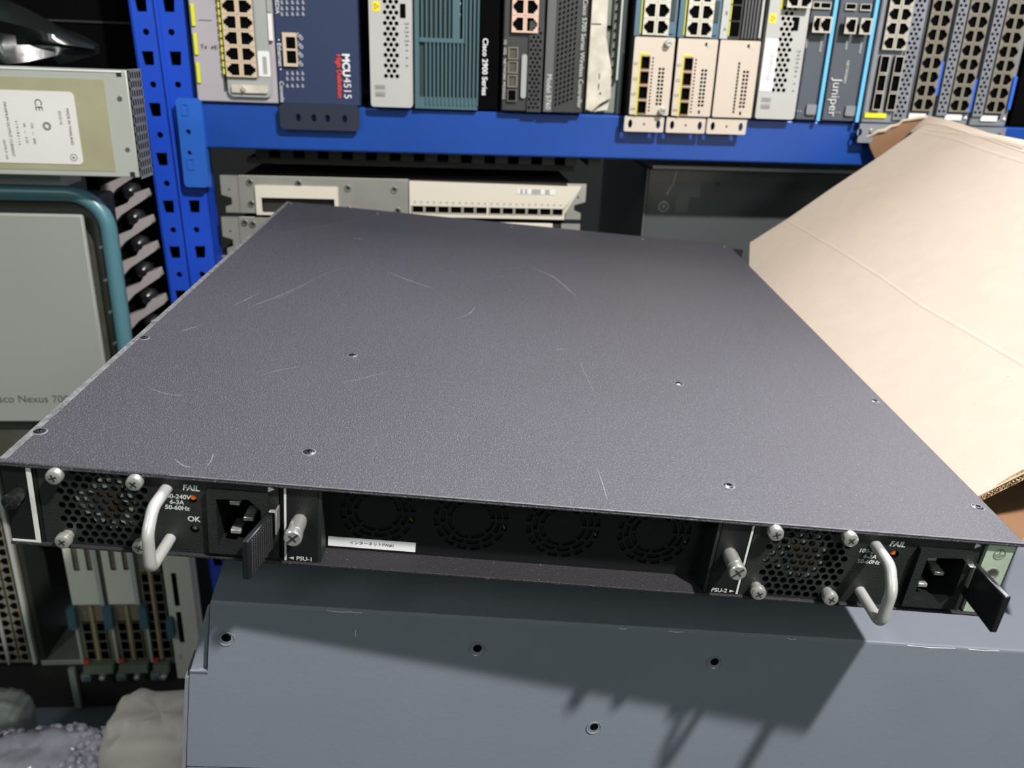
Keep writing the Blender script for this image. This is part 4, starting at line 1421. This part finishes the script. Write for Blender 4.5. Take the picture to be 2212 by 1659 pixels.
for kk, (x0, x1, scu, fcu, hu, tu, fu, okv, iu0, iu1, iy0, lat) in enumerate((
        (14.6, 114.4, (24.0, 56.3), 40.2, 67.6, 71.5, 78.0, 27.6, 84.7, 110.4, 6.2, 113.6),
        (320.4, 423.2, (327.9, 360.9), 345.6, 375.2, 374.5, 385.2, 20.0, 394.6, 419.4, 7.0, 420.2))):
    face = MB()
    hs = []
    cxm, cym = fcu, 20.4
    rr = 1.55
    row = 0
    y_ = 3.4
    while y_ < 38:
        u_ = cxm - 21 + (0 if row % 2 else 2.05)
        while u_ < cxm + 19.5:
            ok = abs(u_ - cxm) < 18.6
            for su in scu:
                for sy in (4.0, 36.0):
                    if math.hypot(u_ - su, y_ - sy) < 5.0:
                        ok = False
            if abs(u_ - cxm) > 13.5 and (y_ < 8.5 or y_ > 32):
                ok = False
            if u_ > x0 + 1.8 and ok:
                hs.append(ngon(u_ / 1000, -y_ / 1000, rr / 1000, 10))
            u_ += 4.1
        y_ += 3.42
        row += 1
    hs.append(ngon(fu / 1000, -.0125, .0020, 16))
    hs.append(ngon((fu + .3) / 1000, -okv / 1000, .0020, 16))
    bu0, bu1 = (iu0 + 1.0) / 1000, (iu1 - 1.0) / 1000
    hs.append(rect(bu0, bu1, -.0375, -(iy0 + 1) / 1000))
    face.plate(rect(x0 / 1000, x1 / 1000, -.0398, -.0020), hs, -.0012, 0, 'psu_face', mside='deep_black')
    psu = obj('power_module', face, ap, label='left power supply module' if kk == 0 else 'right power supply module')
    bk = MB()
    Bx(bk, x0 + .3, x1 - .3, 2.2, 39.6, 22, 30, 'deep_black')
    Bx(bk, x0 + .3, x0 + 1.2, 2.2, 39.6, 1.4, 22, 'deep_black')
    Bx(bk, cxm + 20.5, cxm + 21.5, 2.2, 39.6, 1.4, 22, 'deep_black')
    obj('inner_case', bk, psu)
    # fan with pale blades
    fm = MB()
    for k in range(7):
        a0 = math.radians(k * 360 / 7)
        pts = []
        for (rad, da) in ((8.8, 0), (16.5, -.12), (16.8, .42), (8.8, .5)):
            pts.append(((fcu + .5 + rad * math.cos(a0 + da)) / 1000, -(20.6 + rad * math.sin(a0 + da)) / 1000))
        ar = sum(pts[i][0] * pts[(i + 1) % 4][1] - pts[(i + 1) % 4][0] * pts[i][1] for i in range(4))
        if ar < 0:
            pts = pts[::-1]
        fm.add([(pts[0][0], pts[0][1], -.010), (pts[1][0], pts[1][1], -.010), (pts[2][0], pts[2][1], -.0075), (pts[3][0], pts[3][1], -.0075)], [(0, 1, 2, 3)], 'fan_blade' if k % 2 else 'fan_black')
    for k in range(10):
        a0 = math.radians(k * 36 + 11)
        rad = 8.9 + 1.2 * (k % 3)
        fm.cyl((fcu + .5 + rad * math.cos(a0)) / 1000, -(20.6 + rad * math.sin(a0)) / 1000, .0019 + .0007 * (k % 2), -.0095, -.0040, 'fan_blade', 8)
    fm.cyl((fcu + .5) / 1000, -.0206, .0068, -.014, -.0045, 'copper', 28)
    fm.box((fcu - 6) / 1000, (fcu - 2.5) / 1000, -.026, -.020, -.0045, -.0043, 'fan_label')
    obj('cooling_fan', fm, psu)
    for i_, su in enumerate(scu):
        for j_, sy in enumerate((4.0, 35.6)):
            if kk == 1:
                sy -= .3 if j_ == 0 else .3
            off = -.6 if (kk == 1 and j_ == 1) else (0.2 if j_ else 0)
            c = ((su + off) / 1000, -sy / 1000)
            sm = MB().lathe(c[0], c[1], [(.0026, .0000), (.0026, .0026), (.0034, .0028), (.0034, .0050), (.0031, .0057), (.0022, .0061)], 'steel', 26)
            for a_ in (20 + 31 * i_ + 17 * j_, 110 + 31 * i_ + 17 * j_):
                ca, sa = math.cos(math.radians(a_)), math.sin(math.radians(a_))
                l_, h_ = .0017, .00042
                sm.add([(c[0] + ca * x_ - sa * y2, c[1] + sa * x_ + ca * y2,   .00615) for x_, y2 in ((-l_, -h_), (l_, -h_), (l_, h_), (-l_, h_))], [(0, 1, 2, 3)], 'charcoal')
            obj('grille_screw', sm, psu)
    # handle
    V = lambda a_: Vector(a_)
    ht, hb = 8.2, 33.4
    z1, z2 = -15.0, -24.5
    path = [V((hu, ht, 1)), V((hu, ht, -6)), V((hu, ht, -11))]
    path += torus_pts(V((hu, ht, -12)), V((hu, ht, -16)), V((hu, ht + 3.5, -18.5)))
    path += torus_pts(V((hu, ht + 4.5, -19.5)), V((hu, ht + 7.5, -22.5)), V((hu, ht + 11, -22.5)))
    path += [V((hu, hb - 8, -22.5))]
    path += torus_pts(V((hu, hb - 4.5, -22.5)), V((hu, hb, -22.5)), V((hu, hb, -18)))
    path += [V((hu, hb, -10)), V((hu, hb, 1))]
    obj('handle', MB().tube([mk(p) for p in path], .00245, 'handle_grey', 18), psu, label='light grey bent wire handle')
    # lettering
    lm = MB()
    lm.text('FAIL', (fu - .2) / 1000, -.0071, .0038, .0002, 'print_grey', shear=.12, bold=.0001)
    if kk == 0:
        lm.text('OK', (fu + .3) / 1000, -.0225, .0036, .0002, 'print_grey', bold=.0001)
    lm.text('100-240V', tu / 1000, -.0118, .0030, .0002, 'print_grey', shear=.12, bold=.00007)
    lm.text('6-3A', tu / 1000, -.0146, .0030, .0002, 'print_grey', shear=.12, bold=.00007)
    lm.text('50-60Hz', tu / 1000, -.0174, .0030, .0002, 'print_grey', shear=.12, bold=.00007)
    tx_ = (iu1 + (.5 if kk else -.2)) / 1000
    lm.add([(tx_ - .0002, -.0028, .0002), (tx_ - .0002, -.0060, .0002), (tx_ + .0026, -.0044, .0002)], [(0, 1, 2)], 'print_grey')
    obj('lettering', lm, psu)
    obj('fail_light', MB().lathe(fu / 1000, -.0125, [(.0014, -.005), (.0014, -.0016), (.0010, -.0009), (.0004, -.0006)], 'led_amber', 16), psu, label='amber indicator light')
    if kk == 0:
        obj('ok_light', MB().lathe((fu + .3) / 1000, -okv / 1000, [(.0014, -.005), (.0014, -.0012), (.0010, -.0006), (.0004, -.0003)], 'led_off', 16), psu)
    # inlet
    im = MB()
    a0, a1, b0, b1 = iu0 / 1000, iu1 / 1000, -.0378, -iy0 / 1000
    m0 = .0030
    ca_ = .0052
    inner = [(a0 + m0 + .001, b0 + m0 + .001), (a1 - m0 - ca_, b0 + m0), (a1 - m0, b0 + m0 + ca_), (a1 - m0, b1 - m0 - ca_), (a1 - m0 - ca_, b1 - m0), (a0 + m0 + .001, b1 - m0 - .001)]
    if kk == 0:
        inner[1] = (a1 - m0 - .002, b0 + m0)
        inner[2] = (a1 - m0, b0 + m0 + .002)
    else:
        inner[3] = (a1 - m0, b1 - m0 - .002)
        inner[4] = (a1 - m0 - .002, b1 - m0)
    im.plate(rect(a0, a1, b0, b1), [inner], -.012, .0022 if kk == 0 else .0030, 'psu_face', mside='bezel_black')
    im.box(a0 + .001, a1 - .001, b0 + .001, b1 - .001, -.0135, -.0122, 'deep_black')
    il = obj('power_inlet', im, psu, bevel=.0003)
    cu_ = (a0 + a1) / 2 - .001
    cv_ = (b0 + b1) / 2
    for (du, dv) in ((-.0015, .0076), (.0042, 0), (-.0015, -.0070)):
        obj('contact_pin', MB().box(cu_ + du - .0022, cu_ + du + .0022, cv_ + dv - .0010, cv_ + dv + .0010, -.012, -.0022, 'steel'), il, bevel=.0003)
    # retention latch
    lt = MB()
    if kk == 0:
        A0, A1 = (113.2, 14.2, -2), (108.4, 14.0, -25)
    else:
        A0, A1 = (420.0, 12.2, -2), (421.6, 12.4, -25.5)
    th = 3.0
    hh0, hh1 = 17.0, 19.0
    sgn = 1 if kk == 0 else -1
    c = [mk((A1[0] - sgn * 0, A1[1], A1[2])), mk((A0[0], A0[1], A0[2])), mk((A0[0], A0[1] + hh0, A0[2])), mk((A1[0], A1[1] + hh1, A1[2]))]
    c2 = [(p[0] - sgn * th / 1000, p[1], p[2]) for p in c]
    lt.add(c + c2, [(0, 1, 2, 3), (7, 6, 5, 4), (0, 4, 5, 1), (1, 5, 6, 2), (2, 6, 7, 3), (3, 7, 4, 0)], 'satin_black')
    lo2 = obj('retention_latch', lt, psu, bevel=.0006, label='black plastic tab sticking out')
    if kk == 0:
        rbm = MB()
        for k in range(10):
            t0_ = .10 + k * .083
            for s_ in range(15):
                v_ = .06 + s_ * .063
                p = Vector(c[0]).lerp(Vector(c[1]), t0_)
                q = Vector(c[3]).lerp(Vector(c[2]), t0_)
                r2 = p.lerp(q, v_)
                rbm.box(r2.x, r2.x + .00035, r2.y - .00030, r2.y + .00030, r2.z - .00055, r2.z + .00055, 'charcoal')
        obj('ribbing', rbm, lo2)
    else:
        p = Vector(c2[0]).lerp(Vector(c2[1]), .70)
        obj('tab_slot', MB().box(p.x - .0004, p.x + .0002, p.y - .0125, p.y - .0085, p.z - .0012, p.z + .0012, 'shell_grey'), lo2)
    cl = MB()
    cu0 = (A0[0] + .6) if kk == 0 else (A0[0] - .2)
    Bx(cl, cu0, cu0 + .8, 12.5, 24, -5.0, 2, 'steel')
    Bx(cl, cu0 - 2.5, cu0 + .8, 12.5, 13.1, -5.0, -3, 'steel')
    if kk == 1:
        Bx(cl, cu0 - 3, cu0 + .6, 35, 38, -1.5, 1, 'steel')
    obj('latch_clip', cl, psu, bevel=.0002, label='bright metal clip')

# two blocks the appliance rests on, well back under it
for k, (uu, zz) in enumerate(((90, 150), (330, 150))):
    P = amx @ Vector(mk((uu, AH * 1000 + .1, zz)))
    # drop to the chassis top
    n_ = chX.cross(chZ).normalized()
    s_ = (chO - P).dot(n_) / (Vector((0, 0, -1)).dot(n_))
    bm = MB().box(-.02, .02, -(s_ - .008), -.002, -.05, .02, 'deep_black')
    o = obj('support_block', bm, mtx=frame(P))
    tag(o, 'black foam block hidden under the appliance, %s side' % ('left' if k == 0 else 'right'), 'support block')

# ------------------------------------------------------------------ cardboard carton
A_, B_, C_ = depth_at(1619, 560, .845), depth_at(2100, 1080, .43), depth_at(2000, 250, .88)
cn = (B_ - A_).cross(C_ - A_).normalized()
if cn.y > 0 and cn.z < 0:
    cn = -cn
if cn.z < 0:
    cn = -cn
cb0 = A_
ux = (B_ - A_).normalized()
cfm = frame(cb0, ux, cn.cross(ux))
if (cfm.to_3x3() @ Vector((0, 0, 1))).dot(cn) < 0:
    cfm = frame(cb0, ux, -(cn.cross(ux)))
ci = cfm.inverted()


def cpt(px, py):
    q = ci @ on_plane(px, py, cb0, cn)
    return (q.x, q.y)


ct = thing('cardboard_box', cfm, 'open tan cardboard box with a torn flap leaning beside the appliance', 'cardboard box')
ol = [cpt(*p) for p in ((1618, 575), (1620, 524), (1705, 470), (1800, 404), (1900, 338), (1972, 287), (1998, 268), (2040, 272), (2212, 330), (2420, 395), (2560, 860), (2212, 1013), (2180, 1030), (2150, 1050), (2105, 1076), (2060, 1090), (1850, 900))]
ar = sum(ol[i][0] * ol[(i + 1) % len(ol)][1] - ol[(i + 1) % len(ol)][0] * ol[i][1] for i in range(len(ol)))
if ar < 0:
    ol = ol[::-1]
# face subdivided finely enough to carry creases: displaced grid clipped by the outline
cf = MB()
cf.plate(ol, [], -.0035, 0, 'card', mside='card_edge')
fo = obj('front_flap', cf, ct)
# bent upper edge: strip folded back over the crease
cr = MB()
tp1 = [(1972, 287), (1998, 268), (2040, 272), (2120, 298), (2212, 330), (2420, 395)]
tp2 = [(1965, 285), (2003, 249), (2060, 262), (2140, 288), (2212, 302), (2420, 345)]
prev = None
vs = []
for i, (p, q) in enumerate(zip(tp1, tp2)):
    a_ = cpt(*p)
    P2 = on_plane(q[0], q[1], cb0 - cn * .006, cn)
    b_ = ci @ P2
    vs += [(a_[0], a_[1], .0002), (b_.x, b_.y, b_.z), (b_.x, b_.y, b_.z - .0035), (a_[0], a_[1], -.0035)]
fs = []
for i in range(len(tp1) - 1):
    k = 4 * i
    fs += [(k, k + 4, k + 5, k + 1), (k + 1, k + 5, k + 6, k + 2), (k + 2, k + 6, k + 7, k + 3)]
cr.add(vs, fs, 'card')
obj('folded_rim', cr, ct)
# crease ridges
for (pts, rr_) in (([(1700, 476), (1810, 540), (1905, 600), (1990, 660), (2110, 728), (2215, 790)], .0011),
                   ([(1990, 285), (2060, 300), (2130, 325), (2215, 352)], .0014),
                   ([(2000, 280), (2080, 290), (2150, 300), (2215, 318)], .0014)):
    P = [cpt(*p) for p in pts]
    mbc = MB().tube([(p[0], p[1], -.0098 + rr_ * .1) for p in P], .0099, 'card', 24)
    obj('crease', mbc, ct)
# corrugated cut edge along the near side
ce = MB()
e0, e1 = cpt(2090, 1082), cpt(2330, 962)
n_ = 90
for k in range(n_):
    t0_, t1_ = k / n_, (k + 1) / n_
    pa_ = Vector(e0).lerp(Vector(e1), t0_)
    pb_ = Vector(e0).lerp(Vector(e1), t1_)
    ws = -.0008 - .0010 * (1 + math.sin(k * 2.2)) * .9
    we = -.0008 - .0010 * (1 + math.sin((k + 1) * 2.2)) * .9
    d_n = (Vector(e1) - Vector(e0)).normalized()
    nn = Vector((-d_n.y, d_n.x)) * (1 if (Vector(cpt(2212, 1100)) - Vector(e0)).dot(Vector((-d_n.y, d_n.x))) > 0 else -1)
    o1 = nn * (.0006 + .0008 * random.random())
    ce.add([(pa_.x, pa_.y, ws), (pb_.x, pb_.y, we), (pb_.x + o1.x, pb_.y + o1.y, we), (pa_.x + o1.x, pa_.y + o1.y, ws),
            (pa_.x, pa_.y, ws - .0005), (pb_.x, pb_.y, we - .0005), (pb_.x + o1.x, pb_.y + o1.y, we - .0005), (pa_.x + o1.x, pa_.y + o1.y, ws - .0005)],
           [(0, 1, 2, 3), (7, 6, 5, 4), (0, 4, 5, 1), (1, 5, 6, 2), (2, 6, 7, 3), (3, 7, 4, 0)], 'card_edge')
ce.tube([(e0[0], e0[1], -.0002), (e1[0], e1[1], -.0002)], .0004, 'card', 6)
ce.tube([(e0[0], e0[1], -.0036), (e1[0], e1[1], -.0036)], .0004, 'card_edge', 6)
obj('corrugated_edge', ce, ct)
# side flap behind, torn, inner brown side visible
pn = Vector((-.35, -1.0, .25)).normalized()
pP = depth_at(1960, 300, .93)
pP = Vector((pP.x, min(pP.y, .895), pP.z))
sfm = frame(pP, Vector((0, 0, 1)).cross(pn) * 1.0, (0, 0, 1))
sp_pts = [(1893, 348), (1880, 320), (1872, 292), (1884, 289), (1896, 281), (1912, 279), (1925, 270), (1940, 267), (1950, 258), (1965, 256), (1985, 252), (2003, 250), (2010, 262), (1990, 300), (2000, 420), (1930, 420)]
si = sfm.inverted()
sn = sfm.to_3x3() @ Vector((0, 0, 1))
sl = []
for p in sp_pts:
    q = si @ on_plane(p[0], p[1], pP, sn)
    sl.append((q.x, q.y))
ar = sum(sl[i][0] * sl[(i + 1) % len(sl)][1] - sl[(i + 1) % len(sl)][0] * sl[i][1] for i in range(len(sl)))
if ar < 0:
    sl = sl[::-1]
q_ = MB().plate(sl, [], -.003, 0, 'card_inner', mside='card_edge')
sfo = obj('torn_side_flap', q_, None)
sfo.matrix_world = sfm
torn = MB()
tl = []
for p in sp_pts[2:12]:
    q = si @ on_plane(p[0], p[1], pP, sn)
    tl.append((q.x, q.y - .0012, .0006 + .0008 * random.random()))
torn.tube(tl, [.0011 + .0012 * random.random() for _ in tl], 'card', 8)
tor = obj('torn_rim', torn, None)
tor.matrix_world = sfm
bpy.context.view_layer.update()
for o_ in (sfo, tor):
    o_.parent = ct
    o_.matrix_parent_inverse = ct.matrix_world.inverted()
# lower inner flap below the near edge
ln = Vector((-.12, -.05, 1)).normalized()
lP = depth_at(2170, 1110, .47)
lfm = frame(lP, Vector((1, 0, 0)), ln.cross(Vector((1, 0, 0))))
li = lfm.inverted()
lnn = lfm.to_3x3() @ Vector((0, 0, 1))
ll = []
for p in ((2196, 1166), (2240, 1150), (2400, 1120), (2500, 760), (2100, 800), (2060, 1010), (2100, 1100)):
    q = li @ on_plane(p[0], p[1], lP, lnn)
    ll.append((q.x, q.y))
ar = sum(ll[i][0] * ll[(i + 1) % len(ll)][1] - ll[(i + 1) % len(ll)][0] * ll[i][1] for i in range(len(ll)))
if ar < 0:
    ll = ll[::-1]
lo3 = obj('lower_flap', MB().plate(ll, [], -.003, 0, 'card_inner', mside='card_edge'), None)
lo3.matrix_world = lfm
bpy.context.view_layer.update()
lo3.parent = ct
lo3.matrix_parent_inverse = ct.matrix_world.inverted()

# walls of the carton below the far edges of the flap
wl = [on_plane(*p, cb0 - cn * .006, cn) for p in ((2030, 285), (2400, 400), (2530, 850))]
zf = lP.z - .004
for i in range(2):
    p, q = wl[i], wl[i + 1]
    d2 = Vector((q.x - p.x, q.y - p.y, 0)).normalized()
    wfm = frame(p, d2, (0, 0, 1))
    ln_ = (Vector((q.x, q.y, 0)) - Vector((p.x, p.y, 0))).length
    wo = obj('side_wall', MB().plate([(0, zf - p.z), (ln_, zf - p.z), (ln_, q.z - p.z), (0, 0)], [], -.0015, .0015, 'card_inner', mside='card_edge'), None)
    wo.matrix_world = wfm
    bpy.context.view_layer.update()
    wo.parent = ct
    wo.matrix_parent_inverse = ct.matrix_world.inverted()
